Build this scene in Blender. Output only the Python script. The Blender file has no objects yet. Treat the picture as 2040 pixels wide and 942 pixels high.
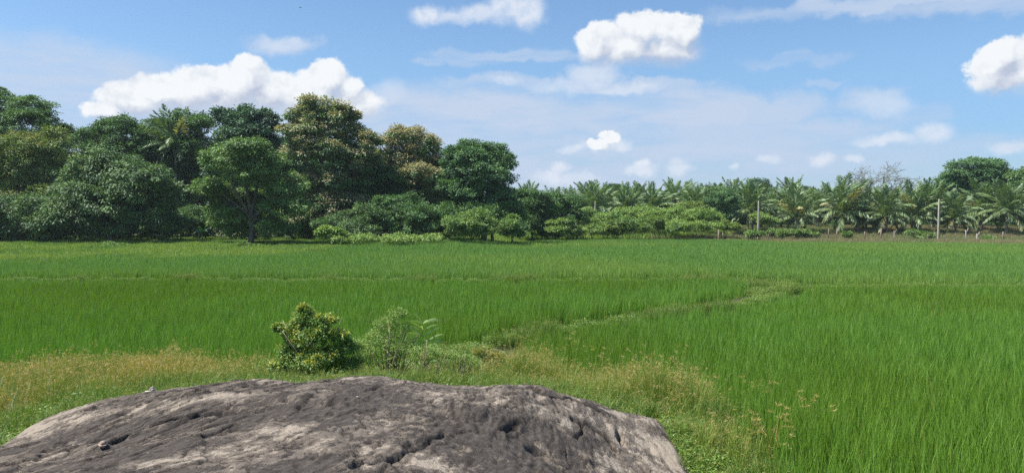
import bpy, math, random
import numpy as np
from mathutils import Vector

SEED = 7
rng = np.random.default_rng(SEED)
random.seed(SEED)
SC = bpy.context.scene
COL = SC.collection

# ------------------------------------------------------------------ camera
CAMH = 3.0
F = 1570.0
TH = math.atan(31 / F)
ct, st = math.cos(TH), math.sin(TH)

def ray(px, py):
    dx = (px - 1020) / F
    dy = -(py - 471) / F
    return np.array([dx, ct + dy * st, -st + dy * ct])

def at(px, py, z=0.0):
    d = ray(px, py)
    t = (z - CAMH) / d[2]
    return np.array([d[0] * t, d[1] * t, z])

def atY(px, py, Y):
    d = ray(px, py)
    t = Y / d[1]
    return np.array([d[0] * t, Y, CAMH + d[2] * t])

cam = bpy.data.cameras.new('camera')
cam.sensor_width = 36
cam.lens = F / 2040 * 36
cam.clip_end = 20000
camo = bpy.data.objects.new('camera', cam)
COL.objects.link(camo)
camo.location = (0, 0, CAMH)
camo.rotation_euler = (math.pi / 2 - TH, 0, 0)
SC.camera = camo

# ------------------------------------------------------------------ render settings
SC.view_settings.view_transform = 'Standard'
SC.view_settings.look = 'None'
SC.view_settings.exposure = 0.82
SC.view_settings.gamma = 1
SC.view_settings.use_curve_mapping = False
SC.render.engine = 'CYCLES'
SC.cycles.max_bounces = 5
SC.cycles.diffuse_bounces = 3
SC.cycles.glossy_bounces = 2
SC.cycles.transmission_bounces = 3
SC.cycles.transparent_max_bounces = 4
SC.cycles.volume_bounces = 0
SC.cycles.use_denoising = False
SC.cycles.use_adaptive_sampling = True
SC.cycles.adaptive_threshold = 0.02
SC.cycles.sample_clamp_indirect = 4
SC.cycles.pixel_filter_type = 'BLACKMAN_HARRIS'

# ------------------------------------------------------------------ node helper
class NT:
    def __init__(self, tree):
        self.t = tree
        self.n = tree.nodes
        self.l = tree.links
    def node(self, typ, **kw):
        n = self.n.new(typ)
        for k, v in kw.items():
            setattr(n, k, v)
        return n
    def set(self, sock, v):
        if v is None:
            return
        if isinstance(v, bpy.types.NodeSocket):
            self.l.new(v, sock)
        else:
            try:
                sock.default_value = v
            except Exception:
                sock.default_value = (*v, 1.0)
    def math(self, op, a, b=None, c=None, clamp=False):
        n = self.node('ShaderNodeMath', operation=op)
        n.use_clamp = clamp
        for i, v in enumerate((a, b, c)):
            self.set(n.inputs[i], v)
        return n.outputs[0]
    def vmath(self, op, a, b=None, c=None, scale=None):
        n = self.node('ShaderNodeVectorMath', operation=op)
        for i, v in enumerate((a, b, c)):
            self.set(n.inputs[i], v)
        if scale is not None:
            self.set(n.inputs['Scale'], scale)
        return n.outputs['Value'] if op in ('LENGTH', 'DOT_PRODUCT') else n.outputs['Vector']
    def mix(self, f, a, b, blend='MIX'):
        n = self.node('ShaderNodeMix', data_type='RGBA', blend_type=blend)
        self.set(n.inputs[0], f)
        self.set(n.inputs[6], a if isinstance(a, bpy.types.NodeSocket) else (*a, 1.0))
        self.set(n.inputs[7], b if isinstance(b, bpy.types.NodeSocket) else (*b, 1.0))
        return n.outputs[2]
    def noise(self, vec, scale, detail=3, rough=0.55, dist=0.0, out='Fac'):
        n = self.node('ShaderNodeTexNoise')
        if vec is not None:
            self.set(n.inputs['Vector'], vec)
        self.set(n.inputs['Scale'], scale)
        self.set(n.inputs['Detail'], detail)
        self.set(n.inputs['Roughness'], rough)
        self.set(n.inputs['Distortion'], dist)
        return n.outputs[out]
    def mr(self, v, a, b, c=0.0, d=1.0, smooth=True):
        n = self.node('ShaderNodeMapRange')
        if smooth:
            n.interpolation_type = 'SMOOTHSTEP'
        self.set(n.inputs[0], v)
        for i, x in enumerate((a, b, c, d)):
            self.set(n.inputs[i + 1], x)
        return n.outputs[0]
    def attr(self, name, out='Fac'):
        n = self.node('ShaderNodeAttribute', attribute_name=name)
        return n.outputs[out]
    def comb(self, x, y, z):
        n = self.node('ShaderNodeCombineXYZ')
        for i, v in enumerate((x, y, z)):
            self.set(n.inputs[i], v)
        return n.outputs[0]

def new_mat(name):
    m = bpy.data.materials.new(name)
    m.use_nodes = True
    m.node_tree.nodes.clear()
    t = NT(m.node_tree)
    out = t.node('ShaderNodeOutputMaterial')
    return m, t, out

# ------------------------------------------------------------------ sun + sky
SUN_EL = math.radians(58)
SUN_DIR = np.array([-0.90, -0.14])          # where the sun stands (x, y)
SUN_DIR = SUN_DIR / np.linalg.norm(SUN_DIR)
sv = Vector((SUN_DIR[0] * math.cos(SUN_EL), SUN_DIR[1] * math.cos(SUN_EL), math.sin(SUN_EL)))
sun = bpy.data.lights.new('sun', 'SUN')
sun.energy = 4.4
sun.angle = math.radians(0.5)
sun.color = (1.0, 0.95, 0.87)
suno = bpy.data.objects.new('sun', sun)
COL.objects.link(suno)
suno.location = (0, 0, 60)
suno.rotation_euler = sv.to_track_quat('Z', 'Y').to_euler()

world = bpy.data.worlds.new('World')
SC.world = world
world.use_nodes = True
world.node_tree.nodes.clear()
w = NT(world.node_tree)
sky = w.node('ShaderNodeTexSky', sky_type='NISHITA')
sky.sun_disc = False
sky.sun_elevation = SUN_EL
sky.sun_rotation = math.atan2(SUN_DIR[0], SUN_DIR[1])
sky.altitude = 50
sky.air_density = 1.0
sky.dust_density = 0.6
sky.ozone_density = 2.5

# cloud puffs: (px, py, rx, ry) in pixels of the sky, turned into directions
CUM = [ (215,228,38,22),(262,204,60,34),(330,188,70,34),(385,180,50,42),(420,158,38,30),(455,175,60,45),(493,130,30,26),(500,160,48,40),
        (545,185,56,40),(600,200,66,34),(655,155,40,34),(640,190,70,48),(695,175,30,26),(700,210,66,36),
        (1195,85,44,40),(1240,96,80,38),(1275,58,50,40),(1330,62,52,38),(1365,66,34,34),(1330,98,70,36),
        (2000,112,34,30),(1975,138,32,32),(2040,142,60,38),(1990,165,46,24),(2080,120,60,50),
        (1216,270,24,14),(1195,288,26,11) ]
WISP = [(1115,336,26,16,.95),(1283,328,24,12,.95),(855,30,40,26,.9),(905,34,60,18,.7),(955,26,70,22,.85),(1010,22,60,30,.9),(1050,28,44,40,.9),(1138,298,34,13,.8),(1235,286,34,14,.8),(1185,292,50,14,.7),(1098,354,44,20,.8),(1145,358,56,16,.6),
        (1275,338,44,14,.8),(1355,338,34,14,.7),(1350,328,22,14,.5),(1858,262,36,20,.85),(1770,276,66,14,.8),(1730,282,40,10,.6),(1532,322,26,12,.75),(1640,320,30,13,.8),(1703,314,22,12,.65),(1465,336,16,8,.7),
        (560,90,60,18,.5),(575,84,30,12,.5),(1180,150,60,34,.6),(1130,170,100,20,.5),(1250,176,90,14,.55),(1010,165,40,12,.5),(1760,205,60,30,.45),(1790,60,10,4,.01),(770,180,40,30,.4),(2010,292,50,14,.6)]
SOFT = [ (20,150,330,75,.75),(120,215,330,70,.7),(330,260,330,60,.7),(560,90,70,20,.5),(900,230,330,65,.85),(1010,165,150,18,.55),
         (1230,170,120,14,.7),(1180,150,60,30,.6),(1020,105,170,14,.6),(900,120,90,10,.4),(1300,230,330,52,.9),(1480,215,190,38,.75),(1240,330,560,60,.8),
         (1320,180,110,14,.6),(1750,10,330,18,.75),(1960,8,180,20,.6),(1740,196,60,30,.55),(1800,225,60,20,.45),(1570,122,110,12,.35),
         (1840,280,140,20,.5),(2020,290,80,16,.6),(2000,330,260,30,.3),(1650,160,60,8,.35),(1600,310,330,36,.55),(450,350,700,80,.6), (1020,300,420,40,.7), (1500,270,300,40,.7), (1020,395,1500,50,.45), (760,200,200,30,.6), (430,215,300,50,.8) ]

def dirang(px, py):
    d = ray(px, py)
    d = d / np.linalg.norm(d)
    return math.atan2(d[0], d[1]), math.asin(d[2])

tc = w.node('ShaderNodeTexCoord')
sep = w.node('ShaderNodeSeparateXYZ')
w.l.new(tc.outputs['Generated'], sep.inputs[0])
az = w.math('ARCTAN2', sep.outputs[0], sep.outputs[1])
el = w.math('ARCSINE', sep.outputs[2])
P0 = w.comb(az, el, 0.0)
# warp for ragged outlines
nz = w.noise(P0, 14, 5, 0.62, out='Color')
nzc = w.vmath('SUBTRACT', nz, (0.5, 0.5, 0.5))
Pw = w.vmath('MULTIPLY_ADD', nzc, (0.036, 0.030, 0.0), P0)
nz2 = w.noise(P0, 55, 4, 0.6, out='Color')
nz2c = w.vmath('SUBTRACT', nz2, (0.5, 0.5, 0.5))
Pw = w.vmath('MULTIPLY_ADD', nz2c, (0.015, 0.013, 0.0), Pw)

def cumfield(P):
    acc = None
    for ci_, (px, py, rx, ry) in enumerate(CUM):
        a, e = dirang(px, py)
        ra, re = rx * 1.06 / F, ry * 1.06 / F
        v = w.vmath('MULTIPLY_ADD', P, (1 / ra, 1 / re, 0.0), (-a / ra, -e / re, 0.0))
        L = w.vmath('LENGTH', v)
        acc = L if acc is None else w.math('SMOOTH_MIN', acc, L, 0.12)
    return acc
f1 = cumfield(Pw)
Ps = w.vmath('ADD', Pw, (-0.008, 0.016, 0.0))
f2 = cumfield(Ps)
slope = w.math('SUBTRACT', f2, f1)            # >0 where the step towards the sun leaves the cloud
lit = w.mr(slope, -0.52, 0.58)
cin = w.math('MULTIPLY_ADD', lit, 0.68, 0.20)
cmask = w.mr(w.math('MULTIPLY_ADD', w.math('SUBTRACT', w.noise(P0, 30, 5, .65), 0.5), 0.5, f1), w.math('MULTIPLY_ADD', lit, -0.10, 1.20), cin)
# soft veils
Pn = w.vmath('MULTIPLY_ADD', nzc, (0.16, 0.05, 0.0), P0)
sacc = None
for (px, py, rx, ry, s) in SOFT:
    a, e = dirang(px, py)
    ra, re = rx / F, ry / F
    v = w.vmath('MULTIPLY_ADD', Pn, (1 / ra, 1 / re, 0.0), (-a / ra, -e / re, 0.0))
    L = w.vmath('LENGTH', v)
    m = w.mr(L, 1.22, 0.50, 0.0, min(1.0, s * 1.2))
    sacc = m if sacc is None else w.math('MAXIMUM', sacc, m)
wacc = None
for (px, py, rx, ry, s) in WISP:
    a, e = dirang(px, py)
    ra, re = rx / F, ry / F
    v = w.vmath('MULTIPLY_ADD', Pw, (1 / ra, 1 / re, 0.0), (-a / ra, -e / re, 0.0))
    m = w.mr(w.vmath('LENGTH', v), 1.1, 0.25, 0.0, s)
    wacc = m if wacc is None else w.math('MAXIMUM', wacc, m)
strk = w.noise(w.vmath('MULTIPLY', P0, (3.0, 16.0, 1.0)), 1.6, 4, 0.6)
veil = w.math('MULTIPLY', sacc, w.mr(strk, 0.32, 0.56, 0.45, 1.0))
# general thin cloud elsewhere in the sky
gen = w.noise(w.vmath('MULTIPLY', P0, (1.5, 4.0, 1.0)), 2.2, 5, 0.6)
genm = w.math('MULTIPLY', w.mr(gen, 0.55, 0.75, 0.0, 0.5), w.mr(el, 0.3, 0.5))
veil = w.math('MAXIMUM', veil, genm)
fine = w.math('SUBTRACT', w.noise(P0, 26, 5, 0.6), w.noise(w.vmath('ADD', P0, (-0.006, 0.010, 0.0)), 26, 5, 0.6))
shade = w.math('MULTIPLY_ADD', fine, 1.8, w.math('MULTIPLY', lit, 1.0), clamp=True)
CLD_DARK = (2.9, 3.25, 4.0)
CLD_LITE = (5.35, 5.5, 5.6)
VEIL = (3.12, 3.75, 4.75)
skyt = w.mix(w.mr(el, 0.06, 0.21), (0.50, 0.63, 0.80), (0.70, 0.82, 0.90))
skyc = w.mix(1.0, sky.outputs[0], skyt, 'MULTIPLY')
SKYGAIN = w.vmath('SCALE', skyc, scale=1.0)
c1 = w.mix(veil, SKYGAIN, VEIL)
c1 = w.mix(w.math('MULTIPLY', wacc, w.mr(w.noise(P0, 34, 4, .65), .25, .6, .55, 1.0)), c1, (4.5, 4.8, 5.3))
ccol = w.mix(shade, CLD_DARK, CLD_LITE)
c2 = w.mix(w.math('MULTIPLY', cmask, 0.97), c1, ccol)
bg = w.node('ShaderNodeBackground')
w.set(bg.inputs[0], c2)
bg.inputs[1].default_value = 0.10
wo = w.node('ShaderNodeOutputWorld')
w.l.new(bg.outputs[0], wo.inputs[0])

# ------------------------------------------------------------------ object helpers
def tag(o, label=None, cat=None, group=None, kind=None):
    if label: o['label'] = label
    if cat: o['category'] = cat
    if group: o['group'] = group
    if kind: o['kind'] = kind
    return o

def mesh_np(name, V, faces, mat=None, attrs=None, smooth=False):
    """faces: list of int arrays (n,k) ; attrs: {name: per-vertex float array or (n,3)}"""
    me = bpy.data.meshes.new(name)
    V = np.ascontiguousarray(V, dtype=np.float32)
    faces = [np.asarray(f, dtype=np.int32) for f in faces if len(f)]
    loops = np.concatenate([f.ravel() for f in faces])
    tot = np.concatenate([np.full(len(f), f.shape[1], np.int32) for f in faces])
    start = np.concatenate([[0], np.cumsum(tot)[:-1]]).astype(np.int32)
    me.vertices.add(len(V)); me.vertices.foreach_set('co', V.ravel())
    me.loops.add(len(loops)); me.loops.foreach_set('vertex_index', loops)
    me.polygons.add(len(tot)); me.polygons.foreach_set('loop_start', start)
    if smooth:
        me.polygons.foreach_set('use_smooth', np.ones(len(tot), bool))
    me.update(calc_edges=True)
    for k, a in (attrs or {}).items():
        a = np.asarray(a, np.float32)
        if a.ndim == 1:
            at_ = me.attributes.new(k, 'FLOAT', 'POINT'); at_.data.foreach_set('value', a)
        else:
            at_ = me.attributes.new(k, 'FLOAT_VECTOR', 'POINT'); at_.data.foreach_set('vector', a.ravel())
    if mat: me.materials.append(mat)
    return me

def obj(name, me, parent=None, link=True):
    o = bpy.data.objects.new(name, me)
    if link: COL.objects.link(o)
    if parent: o.parent = parent
    return o

def empty(name, loc, rz=0.0, **kw):
    o = bpy.data.objects.new(name, None)
    COL.objects.link(o)
    o.location = loc; o.rotation_euler = (0, 0, rz)
    o.empty_display_size = 0.3
    return tag(o, **kw)

class MB:
    """collects pieces of one mesh"""
    def __init__(s):
        s.V = []; s.Q = []; s.T = []; s.A = []; s.B = []; s.n = 0
    def add(s, V, quads=None, tris=None, tint=0.5, flush=0.0):
        V = np.asarray(V, float)
        s.V.append(V)
        if quads is not None and len(quads): s.Q.append(np.asarray(quads) + s.n)
        if tris is not None and len(tris): s.T.append(np.asarray(tris) + s.n)
        s.A.append(np.broadcast_to(np.asarray(tint, float), (len(V),)).copy())
        s.B.append(np.broadcast_to(np.asarray(flush, float), (len(V),)).copy())
        s.n += len(V)
    def mesh(s, name, mat, smooth=False):
        f = []
        if s.Q: f.append(np.concatenate(s.Q))
        if s.T: f.append(np.concatenate(s.T))
        return mesh_np(name, np.concatenate(s.V), f, mat, {'tint': np.concatenate(s.A), 'flush': np.concatenate(s.B)}, smooth)
    def tube(s, path, radii, k=6, tint=0.5, cap=True):
        path = np.asarray(path, float); n = len(path)
        radii = np.broadcast_to(np.asarray(radii, float), (n,))
        tg = np.gradient(path, axis=0)
        tg /= np.linalg.norm(tg, axis=1)[:, None] + 1e-9
        ref = np.array([0.0, 0, 1]) if abs(tg[0][2]) < 0.9 else np.array([1.0, 0, 0])
        u = np.cross(tg, ref); u /= np.linalg.norm(u, axis=1)[:, None] + 1e-9
        v = np.cross(tg, u)
        a = np.linspace(0, 2 * np.pi, k, endpoint=False)
        V = path[:, None] + radii[:, None, None] * (np.cos(a)[None, :, None] * u[:, None] + np.sin(a)[None, :, None] * v[:, None])
        V = V.reshape(-1, 3)
        q = []
        for i in range(n - 1):
            for j in range(k):
                q.append((i * k + j, i * k + (j + 1) % k, (i + 1) * k + (j + 1) % k, (i + 1) * k + j))
        tr = []
        if cap:
            V = np.vstack([V, path[-1][None]])
            c = len(V) - 1
            tr = [((n - 1) * k + j, (n - 1) * k + (j + 1) % k, c) for j in range(k)]
        s.add(V, q, tr, tint)
    def leaves(s, P, D, N, L, W, tint, flush=0.0, wide=0.45):
        """diamond leaves, slightly folded"""
        n = len(P)
        D = D / (np.linalg.norm(D, axis=1)[:, None] + 1e-9)
        S = np.cross(D, N); S /= np.linalg.norm(S, axis=1)[:, None] + 1e-9
        L = np.broadcast_to(np.asarray(L, float), (n,))[:, None]; W = np.broadcast_to(np.asarray(W, float), (n,))[:, None]
        V = np.stack([P, P + D * L * wide + S * W / 2, P + D * L, P + D * L * wide - S * W / 2], 1).reshape(-1, 3)
        q = np.arange(n * 4).reshape(-1, 4)
        s.add(V, q, None, np.repeat(np.broadcast_to(tint, (n,)), 4), np.repeat(np.broadcast_to(flush, (n,)), 4))
    def blades(s, B, dirv, H, W, bend, az, tint, flush=0.0, segs=3):
        """grass blades. B (n,3) bases, dirv lean azimuth, H length, W width, bend, az face azimuth"""
        n = len(B)
        H = np.broadcast_to(H, (n,)); W = np.broadcast_to(W, (n,)); bend = np.broadcast_to(bend, (n,))
        side = np.stack([np.cos(az), np.sin(az), np.zeros(n)], 1)
        lean = np.stack([np.cos(dirv), np.sin(dirv), np.zeros(n)], 1)
        rows = []
        for i in range(segs + 1):
            t = i / segs
            ang = bend * t
            out = H * t * np.sin(ang * 0.6)
            up = H * t * np.cos(ang * 0.75)
            c = B + lean * out[:, None] + np.array([0, 0, 1.0]) * up[:, None]
            ww = W * (1.0 - t ** 2.0) * (0.75 + 0.25 * min(1, t * 3))
            if i < segs:
                rows += [c - side * ww[:, None] / 2, c + side * ww[:, None] / 2]
            else:
                rows += [c]
        k = len(rows)
        V = np.stack(rows, 1).reshape(-1, 3)
        base = (np.arange(n) * k)[:, None]
        qs = []
        for i in range(segs - 1):
            qs.append(base + np.array([[2 * i, 2 * i + 1, 2 * i + 3, 2 * i + 2]]))
        tr = base + np.array([[2 * (segs - 1), 2 * (segs - 1) + 1, 2 * segs]])
        s.add(V, np.concatenate(qs) if qs else None, tr, np.repeat(np.broadcast_to(tint, (n,)), k), np.repeat(np.broadcast_to(flush, (n,)), k))

# ------------------------------------------------------------------ materials
def leaf_mat(name, ca, cb, cf=(0.3, 0.2, 0.1), transl=0.25, gloss=0.045, rough=0.6, big=None, bigscale=0.12, objrand=0.0):
    m, t, out = new_mat(name)
    c = t.mix(t.attr('tint'), ca, cb)
    if big is not None:
        g = t.node('ShaderNodeNewGeometry')
        nf = t.noise(g.outputs['Position'], bigscale, 3, 0.55)
        c = t.mix(t.mr(nf, 0.42, 0.66), c, big)
    if objrand:
        oi = t.node('ShaderNodeObjectInfo')
        k = t.mr(oi.outputs['Random'], 0, 1, 1 - objrand, 1 + objrand, smooth=False)
        c = t.vmath('SCALE', c, scale=k)
    c = t.mix(t.attr('flush'), c, cf)
    d = t.node('ShaderNodeBsdfDiffuse'); t.set(d.inputs[0], c)
    tr = t.node('ShaderNodeBsdfTranslucent')
    t.set(tr.inputs[0], t.mix(1.0, c, (1.25, 1.2, 0.6), 'MULTIPLY'))
    ms = t.node('ShaderNodeMixShader'); ms.inputs[0].default_value = transl
    t.l.new(d.outputs[0], ms.inputs[1]); t.l.new(tr.outputs[0], ms.inputs[2])
    gl = t.node('ShaderNodeBsdfGlossy'); gl.inputs['Roughness'].default_value = rough
    gl.inputs[0].default_value = (0.9, 0.95, 1.0, 1)
    m2 = t.node('ShaderNodeMixShader'); m2.inputs[0].default_value = gloss
    t.l.new(ms.outputs[0], m2.inputs[1]); t.l.new(gl.outputs[0], m2.inputs[2])
    t.l.new(m2.outputs[0], out.inputs[0])
    return m

def simple_mat(name, ca, cb, scale=3.0, rough=0.85, stretch=(1, 1, 1), bump=0.3, coord='Object'):
    m, t, out = new_mat(name)
    tcn = t.node('ShaderNodeTexCoord')
    v = t.vmath('MULTIPLY', tcn.outputs[coord], stretch)
    n = t.noise(v, scale, 6, 0.6)
    n2 = t.noise(v, scale * 4, 4, 0.6)
    b = t.node('ShaderNodeBsdfPrincipled')
    t.set(b.inputs['Base Color'], t.mix(t.mr(n, 0.3, 0.7), ca, cb))
    b.inputs['Roughness'].default_value = rough
    bp = t.node('ShaderNodeBump'); bp.inputs['Strength'].default_value = bump; bp.inputs['Distance'].default_value = 0.03
    t.set(bp.inputs['Height'], n2)
    t.l.new(bp.outputs[0], b.inputs['Normal'])
    t.l.new(b.outputs[0], out.inputs[0])
    return m

M_rice = leaf_mat('rice_leaf', (0.092, 0.218, 0.018), (0.205, 0.385, 0.050), (0.34, 0.27, 0.08), transl=0.35, gloss=0.025, big=(0.14, 0.26, 0.018), bigscale=0.09)
M_ricefar = leaf_mat('far_rice_leaf', (0.112, 0.242, 0.032), (0.20, 0.372, 0.062), (0.30, 0.27, 0.08), transl=0.35, gloss=0.04, big=(0.22, 0.35, 0.05), bigscale=0.035)
M_weed = leaf_mat('weed_leaf', (0.09, 0.19, 0.022), (0.22, 0.33, 0.045), (0.35, 0.29, 0.06), transl=0.3)
M_sedge = leaf_mat('sedge_stem', (0.13, 0.26, 0.03), (0.29, 0.36, 0.055), (0.50, 0.34, 0.12), transl=0.3, big=(0.35, 0.34, 0.06), bigscale=1.1)
M_pale = leaf_mat('pale_grass', (0.17, 0.27, 0.10), (0.32, 0.40, 0.2), transl=0.3)
M_bank = leaf_mat('bank_grass', (0.17, 0.30, 0.03), (0.30, 0.42, 0.06), (0.30, 0.26, 0.1), transl=0.35, big=(0.14, 0.28, 0.03), bigscale=0.15)
M_dry = leaf_mat('dry_grass', (0.24, 0.22, 0.09), (0.34, 0.29, 0.14), (0.3, 0.2, 0.1), transl=0.3, big=(0.17, 0.23, 0.06), bigscale=0.12)
M_mango = leaf_mat('mango_leaf', (0.034, 0.095, 0.016), (0.165, 0.28, 0.065), (0.30, 0.20, 0.09), gloss=0.05)
M_lone = leaf_mat('lone_mango_leaf', (0.050, 0.13, 0.020), (0.25, 0.39, 0.09), (0.30, 0.20, 0.09), gloss=0.05)
M_dark = leaf_mat('dark_leaf', (0.030, 0.090, 0.018), (0.15, 0.29, 0.065), (0.25, 0.2, 0.1), gloss=0.045)
M_blue = leaf_mat('bluish_leaf', (0.026, 0.080, 0.034), (0.10, 0.21, 0.08), gloss=0.05)
M_olive = leaf_mat('olive_leaf', (0.085, 0.16, 0.022), (0.25, 0.35, 0.065), (0.27, 0.27, 0.07))
M_lacy = leaf_mat('lacy_leaf', (0.055, 0.14, 0.03), (0.20, 0.33, 0.09))
M_tanmango = leaf_mat('flowering_mango_leaf', (0.038, 0.10, 0.022), (0.20, 0.33, 0.09), (0.44, 0.38, 0.20), gloss=0.05)
M_round = leaf_mat('round_tree_leaf', (0.040, 0.125, 0.032), (0.17, 0.31, 0.10))
M_bush = leaf_mat('bush_leaf', (0.09, 0.19, 0.03), (0.24, 0.36, 0.075), (0.50, 0.50, 0.07))
M_light = leaf_mat('light_bush_leaf', (0.15, 0.27, 0.04), (0.30, 0.42, 0.09), (0.3, 0.26, 0.1))
M_palm = leaf_mat('palm_leaf', (0.055, 0.13, 0.045), (0.20, 0.31, 0.095), (0.38, 0.37, 0.15), gloss=0.06, rough=0.55)
M_strap = leaf_mat('strap_leaf', (0.20, 0.34, 0.08), (0.34, 0.46, 0.15), transl=0.35)
M_banana = leaf_mat('banana_leaf', (0.05, 0.16, 0.05), (0.10, 0.24, 0.07), gloss=0.08, transl=0.4)
M_bark = simple_mat('bark', (0.07, 0.055, 0.04), (0.17, 0.14, 0.11), 2.0, stretch=(2, 2, 0.5))
M_palebark = simple_mat('pale_bark', (0.20, 0.18, 0.15), (0.34, 0.31, 0.27), 2.0, stretch=(2, 2, 0.5))
M_greytwig = simple_mat('grey_twig', (0.16, 0.17, 0.14), (0.28, 0.29, 0.25), 2.0)
M_palmbark = simple_mat('palm_bark', (0.16, 0.14, 0.11), (0.30, 0.27, 0.22), 2.0, stretch=(1, 1, 5))
M_concrete = simple_mat('weathered_concrete', (0.28, 0.26, 0.21), (0.42, 0.39, 0.32), 1.5)
M_post = simple_mat('post_wood', (0.12, 0.09, 0.06), (0.28, 0.23, 0.17), 3.0, stretch=(3, 3, 0.5))
M_wire = simple_mat('rusty_wire', (0.12, 0.08, 0.06), (0.2, 0.16, 0.13), 5.0)
M_stem = simple_mat('green_stem', (0.12, 0.2, 0.04), (0.22, 0.28, 0.08), 8.0)
M_twig = simple_mat('dry_twig', (0.22, 0.15, 0.09), (0.40, 0.30, 0.20), 8.0)

# ------------------------------------------------------------------ numpy noise
_perm = rng.random((256, 256))
def vnoise(x, y):
    xi = np.floor(x).astype(int); yi = np.floor(y).astype(int)
    fx = x - xi; fy = y - yi
    fx = fx * fx * (3 - 2 * fx); fy = fy * fy * (3 - 2 * fy)
    a = _perm[xi & 255, yi & 255]; b = _perm[(xi + 1) & 255, yi & 255]
    c = _perm[xi & 255, (yi + 1) & 255]; d = _perm[(xi + 1) & 255, (yi + 1) & 255]
    return (a * (1 - fx) + b * fx) * (1 - fy) + (c * (1 - fx) + d * fx) * fy
def fbm(x, y, o=4, g=0.5):
    s = 0; a = 1; n = 0
    for i in range(o):
        s = s + a * vnoise(x * 2 ** i + 17.3 * i, y * 2 ** i + 9.1 * i); n += a; a *= g
    return s / n
def sstep(a, b, x):
    t = np.clip((x - a) / (b - a), 0, 1)
    return t * t * (3 - 2 * t)

def poly_sd(px, py, poly):
    """signed distance, positive inside"""
    poly = np.asarray(poly, float)
    d = np.full(px.shape, 1e9); inside = np.zeros(px.shape, bool)
    n = len(poly)
    for i in range(n):
        ax, ay = poly[i]; bx, by = poly[(i + 1) % n]
        ex, ey = bx - ax, by - ay
        t = np.clip(((px - ax) * ex + (py - ay) * ey) / (ex * ex + ey * ey + 1e-12), 0, 1)
        dd = np.hypot(px - ax - t * ex, py - ay - t * ey)
        d = np.minimum(d, dd)
        c = ((ay > py) != (by > py)) & (px < ex * (py - ay) / (ey if abs(ey) > 1e-12 else 1e-12) + ax)
        inside ^= c
    return np.where(inside, d, -d)

def line_d(px, py, pts):
    d = np.full(px.shape, 1e9)
    for (ax, ay), (bx, by) in zip(pts[:-1], pts[1:]):
        ex, ey = bx - ax, by - ay
        t = np.clip(((px - ax) * ex + (py - ay) * ey) / (ex * ex + ey * ey + 1e-12), 0, 1)
        d = np.minimum(d, np.hypot(px - ax - t * ex, py - ay - t * ey))
    return d

# ------------------------------------------------------------------ rock outline and terrain
OUT_PX = [(-150, 948, .75), (0, 890, .80), (60, 852, .82), (130, 822, .86), (210, 800, .9), (300, 781, .95), (420, 766, 1.0), (510, 756, 1.05), (570, 758, 1.04),
          (605, 768, 1.0), (640, 763, 1.02), (700, 746, 1.12), (760, 748, 1.12), (830, 761, 1.05), (940, 769, 1.02), (1040, 765, 1.0),
          (1080, 773, .95), (1150, 792, .85), (1250, 820, .7), (1305, 838, .6), (1335, 885, .5), (1362, 942, .4), (1380, 1000, .36)]
OUTW = np.array([at(a, b, z) for a, b, z in OUT_PX])
HID = np.array([[2.4, 4.5, .6], [2.8, 1.5, .8], [2.0, -2.5, .8], [-1.5, -4.2, .8], [-5, -3, .8], [-6.6, 1, .8], [-6.4, 4.5, .75]])
ROCKP = np.vstack([OUTW, HID])
def zedge(x, y):
    s = 0; wt = 0
    for p in ROCKP:
        k = 1.0 / ((x - p[0]) ** 2 + (y - p[1]) ** 2 + 0.08) ** 1.6
        s = s + k * p[2]; wt = wt + k
    return s / wt
def rock_z(x, y, detail=True):
    d = poly_sd(x, y, ROCKP[:, :2])
    ze = zedge(x, y)
    di = np.maximum(d, 0); do = np.maximum(-d, 0)
    z = ze + 0.42 * (1 - np.exp(-di / 2.3)) - 0.9 * do - 0.5 * do ** 2
    if detail:
        q = x - (0.10 - .17 * x) * (y - 7)
        inn = sstep(-0.2, 0.5, d)
        z = z + (0.10 * (fbm(x * .8 + 5, y * .6, 3) - .5) + 0.018 * (fbm(x * 3.1, y * 2.0 + 4, 3) - .5)) * (0.35 + 0.65 * inn)
        # exfoliation ledges running with the grain
        u = q * 3.2 + 1.3 * fbm(x * 1.2 + 9, y * .7, 3)
        led = (u - np.floor(u))
        amp = sstep(0.45, 0.7, fbm(q * 1.1 + 3, y * 0.45 + 8, 2))
        z = z + 0.035 * amp * (led - sstep(0.86, 1.0, led)) * inn
        u2 = q * 11 + 2.0 * fbm(x * 2.2 + 1, y * .9, 3)
        led2 = u2 - np.floor(u2)
        amp2 = sstep(0.4, 0.75, fbm(q * 3 + 13, y * 0.8 + 2, 2))
        z = z + 0.014 * amp2 * (led2 - sstep(0.8, 1.0, led2)) * inn
        for fa, fb_, o_, wd_, dp_ in ((4.5, .9, 3, .008, .035), (9, 2.2, 21, .010, .022), (3, 3, 33, .006, .03), (15, 3, 44, .012, .014), (6, 4, 55, .008, .02), (2.2, 5, 66, .006, .025)):
            gq = fbm(q * fa + o_, y * fb_ + o_, 3); msk = sstep(.42, .6, fbm(x * 1.3 + o_, y * 1.1 + 2 * o_, 2))
            z = z - dp_ * msk * inn * np.exp(-((gq - .5) / wd_) ** 2)
        z = z + 0.012 * (fbm(q * 16, y * 5, 4) - .5) + 0.007 * (fbm(x * 36, y * 26, 2) - .5) + .05 * sstep(.5, .53, fbm(x * 1.9 + 20, y * 1.3 + 5, 4)) * inn * .5
    return z
def rock_pt(px, py):
    z = 1.1
    for _ in range(12):
        p = at(px, py, z)
        z = 0.5 * z + 0.5 * float(rock_z(np.array([p[0]]), np.array([p[1]]), False)[0])
    return at(px, py, z)
def rp(*a): return [tuple(rock_pt(x, y)[:2]) for x, y in a]

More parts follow.
